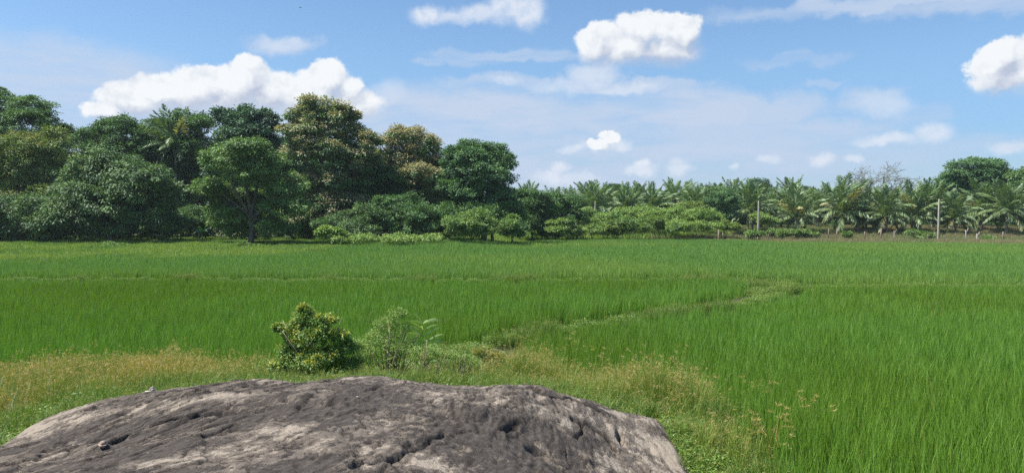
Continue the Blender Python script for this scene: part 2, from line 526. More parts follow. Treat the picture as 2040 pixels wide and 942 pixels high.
# bunds (paths of raised earth between the paddies)
BUND_A = [(-1.4, 15.9), (-.6, 17.2), (.2, 18.8), (2.3, 20.8), (5.4, 23.3), (7.3, 25.2), (9.1, 27.9), (10.9, 31.0), (11.6, 33.0)]
BUND_R = [(10.9, 31.4), (14, 32.2), (20, 32.2), (32, 32.0), (50, 31.5)]
BUND_B = [(-60, 35.0), (-30, 35.0), (-10, 34.9), (4, 34.8), (9, 34.9), (11.6, 33.0)]
BUND_C = [(1.2, 76), (10, 76.3), (20, 75.6), (24, 78)]
FRONT = [(-30, 14.9), (-10, 14.6), (-6.5, 14.3), (-3.6, 14.6), (-2, 15.2), (-.9, 16.2), (-.1, 15.6), (.7, 14.4), (1.5, 13.1), (2.25, 11.9), (2.75, 10.6), (2.6, 9.0), (2.45, 7.6), (2.6, 6), (3.2, 3), (3.5, -5)]

def ground_z(x, y):
    dr = -poly_sd(x, y, ROCKP[:, :2])
    dr = np.clip(dr, 0, None)
    near = np.exp(-(dr / 1.7) ** 1.4)
    base = 0.15 * sstep(33.6, 35.6, y)
    far = 1.5 * (sstep(103, 126, y) * sstep(5, 30, x) + sstep(108, 150, y) * (1 - sstep(5, 30, x))) + 0.5 * sstep(150, 260, y)
    lefty = 0.55 * sstep(2, -8, x) * sstep(58, 78, y)
    z = base + far + lefty
    for B, h, wd in ((BUND_A, .20, .4), (BUND_R, .2, .45), (BUND_B, .15, .4), (BUND_C, .2, .5)):
        z = z + h * np.exp(-(line_d(x, y, B) / wd) ** 2)
    vg = np.clip(poly_sd(x, y, FRONT + [(-30, -5)]), 0, 3)
    z = z + 0.10 * sstep(0, 1.2, vg)
    z = z + near * (zedge(x, y) - 0.10 - z)
    z = z + 0.03 * (fbm(x * .7, y * .7, 3) - .5)
    return z - 0.5 * sstep(0.0, 0.6, poly_sd(x, y, ROCKP[:, :2]))

def grid_mesh(name, xs, ys, zf, mat, attrs_fn=None, smooth=True):
    X, Y = np.meshgrid(xs, ys)
    Z = zf(X, Y)
    V = np.stack([X, Y, Z], -1).reshape(-1, 3)
    nx, ny = len(xs), len(ys)
    i = np.arange(nx - 1)[None, :] + np.arange(ny - 1)[:, None] * nx
    q = np.stack([i, i + 1, i + nx + 1, i + nx], -1).reshape(-1, 4)
    at_ = attrs_fn(X.ravel(), Y.ravel()) if attrs_fn else None
    return mesh_np(name, V, [q], mat, at_, smooth)

# ground material: soil / mud between the plants, grassy further out
mg, t, out = new_mat('field_soil')
g = t.node('ShaderNodeNewGeometry')
pos = g.outputs['Position']
n1 = t.noise(pos, 1.3, 5, .6); n2 = t.noise(pos, 9, 4, .6); n3 = t.noise(pos, .05, 3, .5)
c = t.mix(t.mr(n1, .35, .65), (0.045, 0.055, 0.018), (0.085, 0.095, 0.03))
c = t.mix(t.mr(n2, .5, .75), c, (0.13, 0.10, 0.06))
c = t.mix(t.mr(n3, .4, .6, 0, .6), c, (0.10, 0.13, 0.03))
sepg = t.node('ShaderNodeSeparateXYZ'); t.l.new(pos, sepg.inputs[0])
c = t.mix(t.math('MULTIPLY', t.mr(sepg.outputs[1], 100, 112), t.mr(sepg.outputs[0], 0, 12)), c, t.mix(t.mr(n1, .4, .6), (0.20, 0.155, 0.085), (0.13, 0.14, 0.05)))
b = t.node('ShaderNodeBsdfPrincipled'); t.set(b.inputs['Base Color'], c); b.inputs['Roughness'].default_value = .95
bp = t.node('ShaderNodeBump'); bp.inputs['Distance'].default_value = .05; t.set(bp.inputs['Height'], n2); t.l.new(bp.outputs[0], b.inputs['Normal'])
t.l.new(b.outputs[0], out.inputs[0])
gx = np.concatenate([[-2500, -1500, -800, -400, -250, -180, -140, -110, -90, -75, -60, -50, -42, -36, -30, -26, -22, -19, -16, -14, -12, -10.5], np.arange(-9.5, 4.6, .22),
                     np.arange(5, 16, .5), np.arange(16, 40, 2), [42, 50, 60, 75, 90, 110, 140, 180, 250, 400, 800, 1500, 2500]])
gy = np.concatenate([[-2500, -1000, -400, -150, -60, -30, -15], np.arange(-8, 3, .8), np.arange(3, 17, .2), np.arange(17, 38, .35), np.arange(39, 72, 3), np.arange(72, 80, .6), np.arange(82, 104, 3),
                     np.arange(105, 160, 4), [170, 200, 260, 350, 500, 900, 1500, 2500]])
ground = obj('ground', grid_mesh('ground', gx, gy, ground_z, mg))
tag(ground, kind='structure')

# ------------------------------------------------------------------ rock
CR1 = rp((222, 884), (262, 868), (300, 858), (345, 846), (400, 834), (448, 826))
CR2 = rp((700, 936), (745, 925), (790, 915), (830, 903), (858, 893), (880, 872))
CR3 = rp((1142, 838), (1175, 850), (1205, 866), (1222, 890))
CR4 = rp((1000, 868), (1018, 856), (1036, 848))
CR5 = rp((395, 876), (430, 868), (462, 856), (470, 848))
CR6 = rp((1058, 770), (1068, 784), (1090, 795), (1140, 800), (1190, 818))
CR7 = rp((1160, 845), (1158, 862), (1155, 880))
CR8 = rp((570, 800), (610, 788), (640, 778))
PITS = [(rock_pt(1072, 905), .12, .13, .09), (rock_pt(1020, 857), .07, .10, .04), (rock_pt(1236, 868), .05, .2, .09), (rock_pt(1068, 795), .10, .10, .04),
        (rock_pt(918, 902), .07, .07, .05), (rock_pt(800, 922), .1, .1, .03)]
BUMPS = [(rock_pt(930, 822), .22, .30, .07), (rock_pt(205, 893), .06, .06, .03), (rock_pt(1075, 883), .16, .10, .03), (rock_pt(1290, 850), .15, .12, .03), (rock_pt(640, 800), .5, .25, .05),
         (rock_pt(455, 858), .10, .12, .03)]
TANS = [(620, 778, 50, 12), (850, 795, 60, 26), (560, 868, 130, 28), (480, 900, 140, 30), (840, 915, 40, 14), (300, 812, 90, 12), (420, 800, 90, 14), (120, 852, 50, 8), (1080, 810, 110, 16), (1130, 850, 80, 14),
        (1250, 850, 70, 30), (1290, 900, 60, 40), (1200, 910, 40, 30), (930, 815, 40, 14), (60, 915, 60, 10), (720, 900, 60, 20), (1070, 890, 30, 8), (540, 765, 60, 8), (1230, 830, 80, 14), (1000, 780, 110, 8), (760, 850, 80, 20), (860, 930, 50, 10), (300, 935, 150, 10), (130, 835, 60, 14)]
BLACKS = [(600, 830, 110, 18), (330, 900, 140, 26), (760, 790, 90, 18), (1000, 900, 80, 40), (980, 840, 50, 30), (300, 850, 100, 14), (1100, 870, 60, 30), (700, 815, 80, 14), (1030, 795, 40, 12), (1180, 880, 16, 26), (900, 860, 80, 14), (1150, 805, 60, 6)]

rk = np.random.default_rng(77)
FINE = []
for _ in range(85):
    cx_, cy_ = rk.uniform(-5.2, 1.8), rk.uniform(5.0, 9.2)
    k_ = np.clip((cx_ + 4.5) / 6.0, 0, 1); ang = math.radians(50 + 62 * k_ + rk.normal(0, 13)); L_ = rk.uniform(.15, .75)
    n_ = 5; p_ = np.array([cx_, cy_]); pl = [tuple(p_)]
    for _j in range(n_ - 1):
        ang += rk.normal(0, .22); p_ = p_ + np.array([math.cos(ang), math.sin(ang)]) * L_ / (n_ - 1); pl.append(tuple(p_))
    FINE.append((pl, rk.uniform(.008, .016), rk.uniform(.02, .05), rk.uniform(.2, .9)))
def rock_full(x, y):
    z = rock_z(x, y)
    for C, w_, d_, a_ in FINE:
        x0_, x1_ = min(p[0] for p in C) - .5, max(p[0] for p in C) + .5; y0_, y1_ = min(p[1] for p in C) - .5, max(p[1] for p in C) + .5
        m_ = (x > x0_) & (x < x1_) & (y > y0_) & (y < y1_)
        if not m_.any(): continue
        xx, yy = x[m_], y[m_]; ld = line_d(xx, yy, C); v_ = np.array(C[-1]) - np.array(C[0]); v_ = v_ / np.linalg.norm(v_)
        side = -(xx - C[0][0]) * v_[1] + (yy - C[0][1]) * v_[0]
        z[m_] += -.55 * d_ * np.exp(-(ld / w_) ** 2) + a_ * .016 * np.exp(-(ld / .10) ** 2) * sstep(-.012, .012, side)
    z = z + .007 * sstep(.49, .51, fbm(x * 4.2 + 31, y * 3.1 + 7, 4)) + .004 * sstep(.5, .515, fbm(x * 9 + 3, y * 7 + 17, 3))
    for C, w_, d_, a_ in ((CR1, .045, .14, 1.2), (CR2, .022, .05, .5), (CR3, .03, .06, .6), (CR4, .03, .05, .4), (CR5, .022, .05, .6), (CR6, .03, .06, .6), (CR7, .02, .06, .3), (CR8, .016, .03, .5)):
        ld = line_d(x + 0.12 * (fbm(x * 6, y * 6 + 3, 3) - .5), y + .14 * (fbm(x * 5 + 8, y * 5, 3) - .5), C)
        z = z - d_ * np.exp(-(ld / (w_ * (.6 + .7 * fbm(x * 3.7 + 2, y * 3.7, 2)))) ** 4)
        P_ = np.array(C); i_ = np.argmin([(P_[-1][0] - P_[0][0]), 0]); v_ = P_[-1] - P_[0]; v_ = v_ / np.linalg.norm(v_)
        side = -(x - P_[0][0]) * v_[1] + (y - P_[0][1]) * v_[0]          # positive on the far/left side
        z = z + a_ * .035 * np.exp(-(ld / .18) ** 2) * sstep(-.03, .03, side)
    for p, rx, ry, dd in PITS:
        e = np.hypot((x - p[0]) / rx, (y - p[1]) / ry) + .5 * (fbm(x * 7, y * 7, 2) - .5)
        z = z - dd * sstep(1.15, 0.55, e)
    for p, rx, ry, dd in BUMPS:
        e = np.hypot((x - p[0]) / rx, (y - p[1]) / ry) + .7 * (fbm(x * 6 + 4, y * 6, 2) - .5)
        z = z + dd * sstep(1.1, 0.6, e)
    return z
def rock_attrs(x, y):
    q = x - (0.10 - .17 * x) * (y - 7)
    # patch masks defined on the rock itself (world positions of the light and dark patches)
    lt = np.zeros_like(x); dk = np.zeros_like(x)
    for L, arr in ((TANS, lt), (BLACKS, dk)):
        for (px, py, rx, ry) in L:
            c = rock_pt(px, py); e1 = rock_pt(px + rx, py); e2 = rock_pt(px, py + ry * .9); 
            r1 = np.hypot(*(e1 - c)[:2]); r2 = np.hypot(*(e2 - c)[:2])
            arr += np.exp(-(((x - c[0]) / r1) ** 2 + ((y - c[1]) / r2) ** 2))
    ck = np.zeros_like(x)  # dark mask for grooves: black lichen plus shade painted into the colour
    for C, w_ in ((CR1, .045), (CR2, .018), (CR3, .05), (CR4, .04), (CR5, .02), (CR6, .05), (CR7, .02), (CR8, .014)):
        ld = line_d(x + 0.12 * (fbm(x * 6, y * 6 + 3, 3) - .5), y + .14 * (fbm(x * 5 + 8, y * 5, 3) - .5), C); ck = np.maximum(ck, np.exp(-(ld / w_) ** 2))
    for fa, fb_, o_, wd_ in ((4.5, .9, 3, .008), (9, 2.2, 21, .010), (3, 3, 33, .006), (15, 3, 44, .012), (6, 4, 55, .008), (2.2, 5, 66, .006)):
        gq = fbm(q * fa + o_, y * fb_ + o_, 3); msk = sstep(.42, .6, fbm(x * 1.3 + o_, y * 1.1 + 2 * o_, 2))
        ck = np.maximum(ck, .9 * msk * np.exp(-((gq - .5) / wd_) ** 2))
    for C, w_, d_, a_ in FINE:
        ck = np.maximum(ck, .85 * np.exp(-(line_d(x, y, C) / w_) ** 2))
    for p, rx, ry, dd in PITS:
        e = np.hypot((x - p[0]) / rx, (y - p[1]) / ry); ck = np.maximum(ck, .35 * sstep(1.1, .5, e) * (dd > .06))  # shade of the deeper pits, painted into the same mask
    edge = sstep(.5, 0.0, poly_sd(x, y, ROCKP[:, :2]))
    return {'light': np.clip(lt, 0, 1.2), 'black': np.clip(dk, 0, 1.2), 'grain': np.stack([q, y * 0.5, np.zeros_like(x)], -1), 'rim': edge, 'crack': ck}
rx_ = np.concatenate([np.arange(-11, -6.6, .25), np.arange(-6.6, 2.9, .0165), np.arange(2.9, 6, .25)])
ry_ = np.concatenate([np.arange(-7, 4.4, .25), np.arange(4.4, 7.5, .016), np.arange(7.5, 11, .022), np.arange(11, 13, .25)])
mr_, t, out = new_mat('granite')
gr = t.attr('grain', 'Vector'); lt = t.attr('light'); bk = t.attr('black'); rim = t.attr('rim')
g = t.node('ShaderNodeNewGeometry'); pos = g.outputs['Position']
na = t.noise(gr, 3.2, 7, .66, .3); nb = t.noise(gr, 14, 6, .7, .3); nc = t.noise(pos, 30, 4, .7); nd = t.noise(pos, 3.5, 6, .65); ne = t.noise(pos, 110, 3, .7)
nf = t.noise(pos, 11, 5, .7)
s = t.math('ADD', t.math('MULTIPLY', na, .62), t.math('MULTIPLY', nb, .45))
s = t.math('ADD', s, t.math('MULTIPLY', nd, .45))
s = t.math('ADD', s, t.math('MULTIPLY', nf, .38))
s = t.math('ADD', s, t.math('MULTIPLY', lt, .12))
s = t.math('SUBTRACT', s, t.math('MULTIPLY', bk, .12))
s = t.math('ADD', s, t.math('MULTIPLY', rim, .06))
f = t.mr(s, .80, 1.18)
c = t.mix(t.mr(nb, .3, .7), (0.046, 0.039, 0.033), (0.108, 0.091, 0.078))
f = t.math('ADD', f, t.math('MULTIPLY', t.math('SUBTRACT', nc, .5), .35))
c = t.mix(t.mr(f, 0.32, .54), c, t.mix(nd, (0.12, 0.098, 0.078), (0.18, 0.152, 0.124)))
c = t.mix(t.mr(f, .80, .93), c, t.mix(nc, (0.26, 0.215, 0.165), (0.36, 0.31, 0.25)))
spec = t.mr(ne, .62, .72, 0, .5)
c = t.mix(spec, c, (0.26, 0.235, 0.20))
spk = t.mr(ne, .36, .28, 0, .6)
c = t.mix(spk, c, (0.03, 0.025, 0.022))
c = t.mix(t.math('MULTIPLY', t.attr('crack'), .9, clamp=True), c, (0.022, 0.018, 0.016))  # groove and pit shade painted into base colour, together with black lichen
b = t.node('ShaderNodeBsdfPrincipled'); t.set(b.inputs['Base Color'], c); b.inputs['Roughness'].default_value = .85; b.inputs['Specular IOR Level'].default_value = .15
h = t.math('ADD', t.math('MULTIPLY', nb, .6), t.math('ADD', t.math('MULTIPLY', nc, .35), t.math('MULTIPLY', na, .8)))
h = t.math('ADD', h, t.math('MULTIPLY', ne, .18))
h = t.math('ADD', h, t.math('MULTIPLY', t.mr(f, .36, .5), -.25))
bp = t.node('ShaderNodeBump'); bp.inputs['Distance'].default_value = .035; bp.inputs['Strength'].default_value = 1.0
t.set(bp.inputs['Height'], h); t.l.new(bp.outputs[0], b.inputs['Normal']); t.l.new(b.outputs[0], out.inputs[0])
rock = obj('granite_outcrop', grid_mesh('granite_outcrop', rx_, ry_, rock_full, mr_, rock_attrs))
tag(rock, 'broad weathered granite outcrop with dark lichen and tan streaks in the foreground', 'rock')

# ------------------------------------------------------------------ scatter (stuff only)
SRC = bpy.data.collections.new('plant_sources')      # not linked to the scene
def source_set(name, meshes):
    c = bpy.data.collections.new(name)
    for i, me in enumerate(meshes):
        o = bpy.data.objects.new('%s_tuft' % name, me)
        c.objects.link(o)
    return c
def scatter(name, coll, P, nvar, rz=None, sc=None, tilt=0.0, label=None, cat=None, gz=True, r=rng):
    n = len(P)
    me = bpy.data.meshes.new(name)
    me.vertices.add(n); me.vertices.foreach_set('co', np.asarray(P, np.float32).ravel())
    rot = np.zeros((n, 3), np.float32)
    rot[:, 2] = r.random(n) * 2 * np.pi if rz is None else rz
    rot[:, 0] = (r.random(n) - .5) * tilt; rot[:, 1] = (r.random(n) - .5) * tilt
    s = np.ones((n, 3), np.float32) if sc is None else np.asarray(sc, np.float32)
    if s.ndim == 1: s = np.repeat(s[:, None], 3, 1)
    a = me.attributes.new('rot', 'FLOAT_VECTOR', 'POINT'); a.data.foreach_set('vector', rot.ravel())
    a = me.attributes.new('scl', 'FLOAT_VECTOR', 'POINT'); a.data.foreach_set('vector', np.ascontiguousarray(s).ravel())
    a = me.attributes.new('pick', 'INT', 'POINT'); a.data.foreach_set('value', r.integers(0, nvar, n).astype(np.int32))
    o = obj(name, me)
    ng = bpy.data.node_groups.new(name + '_scatter', 'GeometryNodeTree')
    ng.interface.new_socket('Geometry', in_out='INPUT', socket_type='NodeSocketGeometry')
    ng.interface.new_socket('Geometry', in_out='OUTPUT', socket_type='NodeSocketGeometry')
    N = ng.nodes; Lk = ng.links
    gi = N.new('NodeGroupInput'); go = N.new('NodeGroupOutput')
    ci = N.new('GeometryNodeCollectionInfo'); ci.inputs[0].default_value = coll; ci.inputs[1].default_value = True; ci.inputs[2].default_value = True
    ip = N.new('GeometryNodeInstanceOnPoints'); ip.inputs['Pick Instance'].default_value = True
    def na_(nm, dt):
        q = N.new('GeometryNodeInputNamedAttribute'); q.data_type = dt; q.inputs[0].default_value = nm; return q.outputs[0]
    Lk.new(gi.outputs[0], ip.inputs['Points']); Lk.new(ci.outputs[0], ip.inputs['Instance'])
    Lk.new(na_('pick', 'INT'), ip.inputs['Instance Index']); Lk.new(na_('rot', 'FLOAT_VECTOR'), ip.inputs['Rotation']); Lk.new(na_('scl', 'FLOAT_VECTOR'), ip.inputs['Scale'])
    Lk.new(ip.outputs[0], go.inputs[0])
    md = o.modifiers.new('scatter', 'NODES'); md.node_group = ng
    tag(o, label, cat, kind='stuff')
    return o

def rice_tile(size, dens, W, H, r, mat, flushp=0.0, leanmax=0.5):
    mb = MB(); n = int(size * size * dens)
    B = np.zeros((n, 3)); B[:, :2] = (r.random((n, 2)) - .5) * size
    # blades grow in hills
    k = max(4, int(size * size * 32)); C = (r.random((k, 2)) - .5) * size
    idx = r.integers(0, k, n); m_ = r.random(n) < .75
    B[m_, :2] = C[idx[m_]] + r.normal(0, .03, (m_.sum(), 2))
    h = H * (0.62 + 0.46 * r.random(n))
    mb.blades(B, r.random(n) * 6.28, h, W * (.7 + .6 * r.random(n)), leanmax * r.random(n) ** 1.3 + .06, r.random(n) * 6.28, r.random(n), (r.random(n) < flushp) * 1.0)
    return mb.mesh('rice_blades', mat)
r2 = np.random.default_rng(11)
RN = source_set('near_rice', [rice_tile(.6, 500, .0105, .66, r2, M_rice, .008) for _ in range(5)])
RM = source_set('middle_rice', [rice_tile(1.1, 330, .014, .66, r2, M_rice, .008) for _ in range(5)])
RM3 = source_set('pale_rice', [rice_tile(1.1, 300, .016, .66, r2, M_ricefar, .008) for _ in range(4)])
RF = source_set('far_rice', [rice_tile(2.0, 120, .030, .66, r2, M_ricefar, .01) for _ in range(4)])

def poly_grid(poly, step, r, ymin, ymax, inset=0.0, jit=.5):
    poly = np.asarray(poly)
    xs = np.arange(max(poly[:, 0].min(), -95), min(poly[:, 0].max(), 95), step); ys = np.arange(max(poly[:, 1].min(), ymin), min(poly[:, 1].max(), ymax), step)
    if len(xs) == 0 or len(ys) == 0: return np.zeros((0, 2))
    X, Y = np.meshgrid(xs, ys); X = X.ravel() + (r.random(X.size) - .5) * step * jit; Y = Y.ravel() + (r.random(Y.size) - .5) * step * jit
    k = (poly_sd(X, Y, poly) > inset) & (np.abs(X) < Y * .72 + 5)
    return np.stack([X[k], Y[k]], 1)

fp = list(reversed([p for p in FRONT if p[0] > -1]))            # near-right paddy
P1 = [(-.1, 15.6), (.7, 14.4), (1.5, 13.1), (2.25, 11.9), (2.75, 10.6), (2.6, 9.0), (2.45, 7.6), (2.6, 6), (3.2, 3), (20, 3), (60, 31), (32, 31.3), (20, 31.3), (14, 31.3), (12, 31.0), (11.3, 30.2), (10.0, 28.0), (8.1, 25.0), (6.0, 22.8), (3.0, 20.3), (1.0, 18.6), (.2, 16.6)]
P2 = [(-60, 14.9), (-10, 14.6), (-6.5, 14.3), (-3.6, 14.6), (-2.2, 15.4), (-1.4, 17.0), (-.6, 18.7), (.4, 20.3), (2.0, 22.0), (4.8, 24.5), (6.5, 26.5), (8.0, 28.7), (9.4, 31), (9.8, 33), (9.2, 34.0), (4, 34.0), (-60, 34.2)]
def far(px, py, z=.75): return tuple(at(px, py, z)[:2])
P3 = [(-60, 36.3), (-10, 36.2), (5, 36.1), (10.6, 36.0), (12.6, 34.2), (14.5, 33.0), (20, 33.0), (60, 32.8), (80, 75), far(2040, 484), far(1900, 482), far(1700, 481), far(1560, 479), far(1480, 477), far(1430, 480), (22.5, 76), (19, 74.3), (10, 75.1), (1.3, 75.0),
      far(980, 482), far(850, 487), far(700, 490), far(620, 497), far(500, 505), far(350, 507), far(160, 509), far(140, 516), far(40, 516), far(-200, 510)]
P4 = [(.5, 77), (10, 77.4), (20, 76.7), (24, 79), (29, 98), (14, 104), (4, 103)]
def with_z(p, dz=0.0):
    return np.column_stack([p, ground_z(p[:, 0], p[:, 1]) + dz])
def rice(poly, name, label, lo, hi):
    for rngy, st_, coll, nv, nm in (((0, 21), .5, RN, 5, 'near'), ((21, 44), .95, RM, 5, 'middle'), ((44, 130), 1.7, RF, 4, 'far')):
        ins = {'near': .12, 'middle': .25, 'far': .5}[nm]
        p = poly_grid(poly, st_, r2, rngy[0], rngy[1], ins)
        if len(p) < 4: continue
        z = with_z(p)
        if poly is P3 and nm == 'middle': coll = RM3
        hv = lo + (hi - lo) * fbm(p[:, 0] * .22 + 3, p[:, 1] * .22, 3)
        s = np.stack([np.ones(len(p)), np.ones(len(p)), hv], 1)
        scatter(name, coll, z, min(nv, 4), sc=s, tilt=.06, label=label % {'near': 'closest', 'middle': 'middle', 'far': 'farthest'}[nm], cat='rice plants', r=r2)
rice(P1, 'rice_plants', 'bright green young rice in the right-hand paddy beside the rock, its %s stretch', .80, 1.12)
rice(P2, 'rice_plants', 'dense green rice in the middle paddy behind the leafy shrub, its %s stretch', .85, 1.15)
rice(P3, 'rice_plants', 'paler rice in the wide paddy reaching the trees, its %s stretch', .85, 1.12)
rice(P4, 'rice_plants', 'small back paddy of rice before the bushy bank, its %s stretch', .9, 1.15)

# ---- weeds, sedges, ground cover tiles
def leafy_tile(size, n, L, W, H, r, mat, flushp=.06):
    mb = MB()
    P = np.zeros((n, 3)); P[:, :2] = (r.random((n, 2)) - .5) * size; P[:, 2] = H * r.random(n) ** .8 * (0.5 + fbm(P[:, 0] * 9 + 3, P[:, 1] * 9, 2))
    D = r.normal(0, 1, (n, 3)); D[:, 2] = np.abs(D[:, 2]) * .4
    N = r.normal(0, .5, (n, 3)); N[:, 2] += 1
    mb.leaves(P, D, N, L * (.6 + .8 * r.random(n)), W * (.6 + .8 * r.random(n)), r.random(n), (r.random(n) < flushp) * 1.0)
    k = n // 6
    B = np.zeros((k, 3)); B[:, :2] = (r.random((k, 2)) - .5) * size
    mb.blades(B, r.random(k) * 6.28, H * (.6 + .9 * r.random(k)), .005, .9 * r.random(k), r.random(k) * 6.28, r.random(k))
    return mb.mesh('leafy_cover', mat)
def sedge_tile(size, n, H, r, mat, heads=.10, W=.0055, bend=1.1):
    mb = MB()
    k = 5; C = (r.random((k, 2)) - .5) * size; B = np.zeros((n, 3)); B[:, :2] = C[r.integers(0, k, n)] + r.normal(0, size * .13, (n, 2))
    h = H * (.5 + .6 * r.random(n)); dv = r.random(n) * 6.28; bd = bend * r.random(n)
    mb.blades(B, dv, h, W * (.7 + .6 * r.random(n)), bd, r.random(n) * 6.28, r.random(n), (r.random(n) < .08) * .5)
    hs = np.where(r.random(n) < heads)[0]
    for i in hs:
        top = B[i] + np.array([math.cos(dv[i]) * h[i] * math.sin(bd[i] * .6), math.sin(dv[i]) * h[i] * math.sin(bd[i] * .6), h[i] * math.cos(bd[i] * .75)])
        q = 9
        D = r.normal(0, 1, (q, 3)); D[:, 2] = D[:, 2] * .5 + .3
        mb.leaves(np.repeat(top[None], q, 0) + r.normal(0, .008, (q, 3)), D, r.normal(0, 1, (q, 3)), .03 * (.5 + r.random(q)), .005, r.random(q), .75)
    return mb.mesh('sedge_tuft', mat)
W_LEAF = source_set('creeping_weed', [leafy_tile(.5, 900, .035, .022, .15, r2, M_weed) for _ in range(4)])
W_SEDGE = source_set('tan_sedge', [sedge_tile(.4, 200, .54, r2, M_sedge) for _ in range(5)])
W_GREEN = source_set('green_grass', [sedge_tile(.4, 260, .36, r2, M_weed, .04, .007) for _ in range(4)])
W_BANK = source_set('bank_grass', [sedge_tile(1.6, 420, .42, r2, M_bank, .0, .03) for _ in range(4)])
W_DRY = source_set('dry_grass', [sedge_tile(2.0, 420, .8, r2, M_dry, .0, .03, .7) for _ in range(4)])

def rand_in(x0, x1, y0, y1, n, r): return np.stack([x0 + (x1 - x0) * r.random(n), y0 + (y1 - y0) * r.random(n)], 1)
def gauss_px(p, lst):
    """density from spots given where they lie on the verge"""
    s = np.zeros(len(p))
    for (px, py, rx, ry, k) in lst:
        c = at(px, py, .4); e = at(px + rx, py, .4); f_ = at(px, py - ry, .4)
        s += k * np.exp(-(((p[:, 0] - c[0]) / (e[0] - c[0])) ** 2 + ((p[:, 1] - c[1]) / max(.2, abs(f_[1] - c[1]))) ** 2))
    return s
VP = [p for p in FRONT] + [(-30, -5)]
cand = rand_in(-17, 4, 5.5, 16.8, 16000, r2)
dv_ = poly_sd(cand[:, 0], cand[:, 1], VP); dr_ = poly_sd(cand[:, 0], cand[:, 1], ROCKP[:, :2])
okm = (dv_ > -.25) & (dr_ < -.02) & (np.abs(cand[:, 0]) < cand[:, 1] * .72 + 2)
cand = cand[okm]; dv_ = dv_[okm]; dr_ = dr_[okm]
dens_sedge = gauss_px(cand, [(60, 770, 160, 45, .7), (200, 755, 140, 34, 1.1), (330, 745, 90, 26, 1.0), (430, 745, 60, 20, .8), (1000, 735, 50, 20, .6), (1100, 740, 60, 20, .5), (1200, 765, 55, 20, .9), (1310, 795, 45, 30, 1.2), (1370, 840, 30, 50, .5)])
dens_leaf = gauss_px(cand, [(600, 745, 170, 40, 2.0), (800, 735, 190, 45, 2.4), (980, 755, 140, 24, 1.3), (1150, 780, 60, 14, .8), (500, 745, 60, 20, .9), (60, 840, 120, 40, .8), (1380, 890, 40, 60, .6), (150, 800, 120, 25, .6)])
u = r2.random(len(cand))
kS = u < np.clip(dens_sedge * .55, 0, .7)
kL = (~kS) & (r2.random(len(cand)) < np.clip(dens_leaf * .5, .03, .6))
kG = (~kS) & (~kL) & (r2.random(len(cand)) < .38)
def sc_edge(d): return np.clip(.35 + np.abs(d) * .8, .35, 1.0)
for k_, coll, nv, nm, lb, cat_, hi in ((kS, W_SEDGE, 5, 'sedge_grass', 'yellow and tan seeding sedge fringing the rock', 'sedge grass', 1.15), (kL, W_LEAF, 4, 'creeping_weeds', 'low green creeping weeds behind the rock crest', 'weeds', 1.1),
                                       (kG, W_GREEN, 4, 'verge_grass', 'rough green grass between the rock and the rice', 'grass', 1.0)):
    p = cand[k_]; e = sc_edge(dr_[k_])
    s = e * (.5 + .45 * r2.random(len(p)) + 1.0 * np.clip(fbm(p[:, 0] * 1.4, p[:, 1] * 1.4, 2) - .3, 0, 1)) * hi
    scatter(nm, coll, with_z(p, -.01), nv, sc=np.stack([s * .2 + .8, s * .2 + .8, s], 1), tilt=.25, label=lb, cat=cat_, r=r2)

# weeds along the bunds
def along(pts, w_, n, r):
    pts = np.asarray(pts, float); seg = np.linalg.norm(np.diff(pts, axis=0), axis=1); cum = np.concatenate([[0], np.cumsum(seg)])
    s = r.random(n) * cum[-1]; i = np.clip(np.searchsorted(cum, s) - 1, 0, len(seg) - 1); f_ = (s - cum[i]) / seg[i]
    p = pts[i] + (pts[i + 1] - pts[i]) * f_[:, None]
    return p + r.normal(0, w_, (n, 2))
bw = []; bs = []
for B, w_, n, yel in ((BUND_A[2:], .11, 130, .25), (BUND_A[:3], .3, 24, .2), (BUND_R, .28, 700, .14), (BUND_B, .22, 1300, .14), (BUND_C, .5, 350, .2)):
    p = along(B, w_, n, r2); p = p[np.abs(p[:, 0]) < p[:, 1] * .72 + 4]
    nn = fbm(p[:, 0] * .5 + 7, p[:, 1] * .5, 2); m_ = nn > (1 - yel) * .75
    bs.append(p[m_]); bw.append(p[~m_])
p = along([(9.8, 32.3), (11.6, 32.4), (13.5, 32.3)], .55, 160, r2); bw.append(p)
bs = np.concatenate(bs); bw = np.concatenate(bw)
scatter('bund_weeds', W_LEAF, with_z(bw), 4, sc=np.stack([np.full(len(bw), .95), np.full(len(bw), .95), .6 + .9 * r2.random(len(bw)) ** 2], 1), tilt=.2, label='light green weeds covering the low earth banks between paddies', cat='weeds', r=r2)
scatter('bund_grass', W_GREEN, with_z(bs), 4, sc=.75 + .55 * r2.random(len(bs)), tilt=.3, label='yellowish grass tufts along the earth banks between paddies', cat='grass', r=r2)

# lit grass bank under the left wood, dry grass past the fence
c1_ = rand_in(-62, 6, 52, 100, 5200, r2)
k_ = (poly_sd(c1_[:, 0], c1_[:, 1], P3) < -.6) & (c1_[:, 1] > 50)
c1_ = c1_[k_]
scatter('bank_grass', W_BANK, with_z(c1_), 4, sc=.6 + .6 * r2.random(len(c1_)), tilt=.2, label='sunlit yellow-green grass strip under the trees at the left', cat='grass', r=r2)
c2_ = rand_in(-4, 105, 76, 135, 6500, r2)
k_ = (poly_sd(c2_[:, 0], c2_[:, 1], P3) < -.6) & (poly_sd(c2_[:, 0], c2_[:, 1], P4) < -.6)
c2_ = c2_[k_]; dryf = (fbm(c2_[:, 0] * .05 + 2, c2_[:, 1] * .05, 2) + sstep(20, 60, c2_[:, 0]) * .35 + sstep(98, 112, c2_[:, 1]) * .2) > .62
scatter('dry_grass', W_DRY, with_z(c2_[dryf]), 4, sc=.5 + .5 * r2.random(dryf.sum()), tilt=.2, label='brown dry grass on the slope beyond the fence', cat='grass', r=r2)
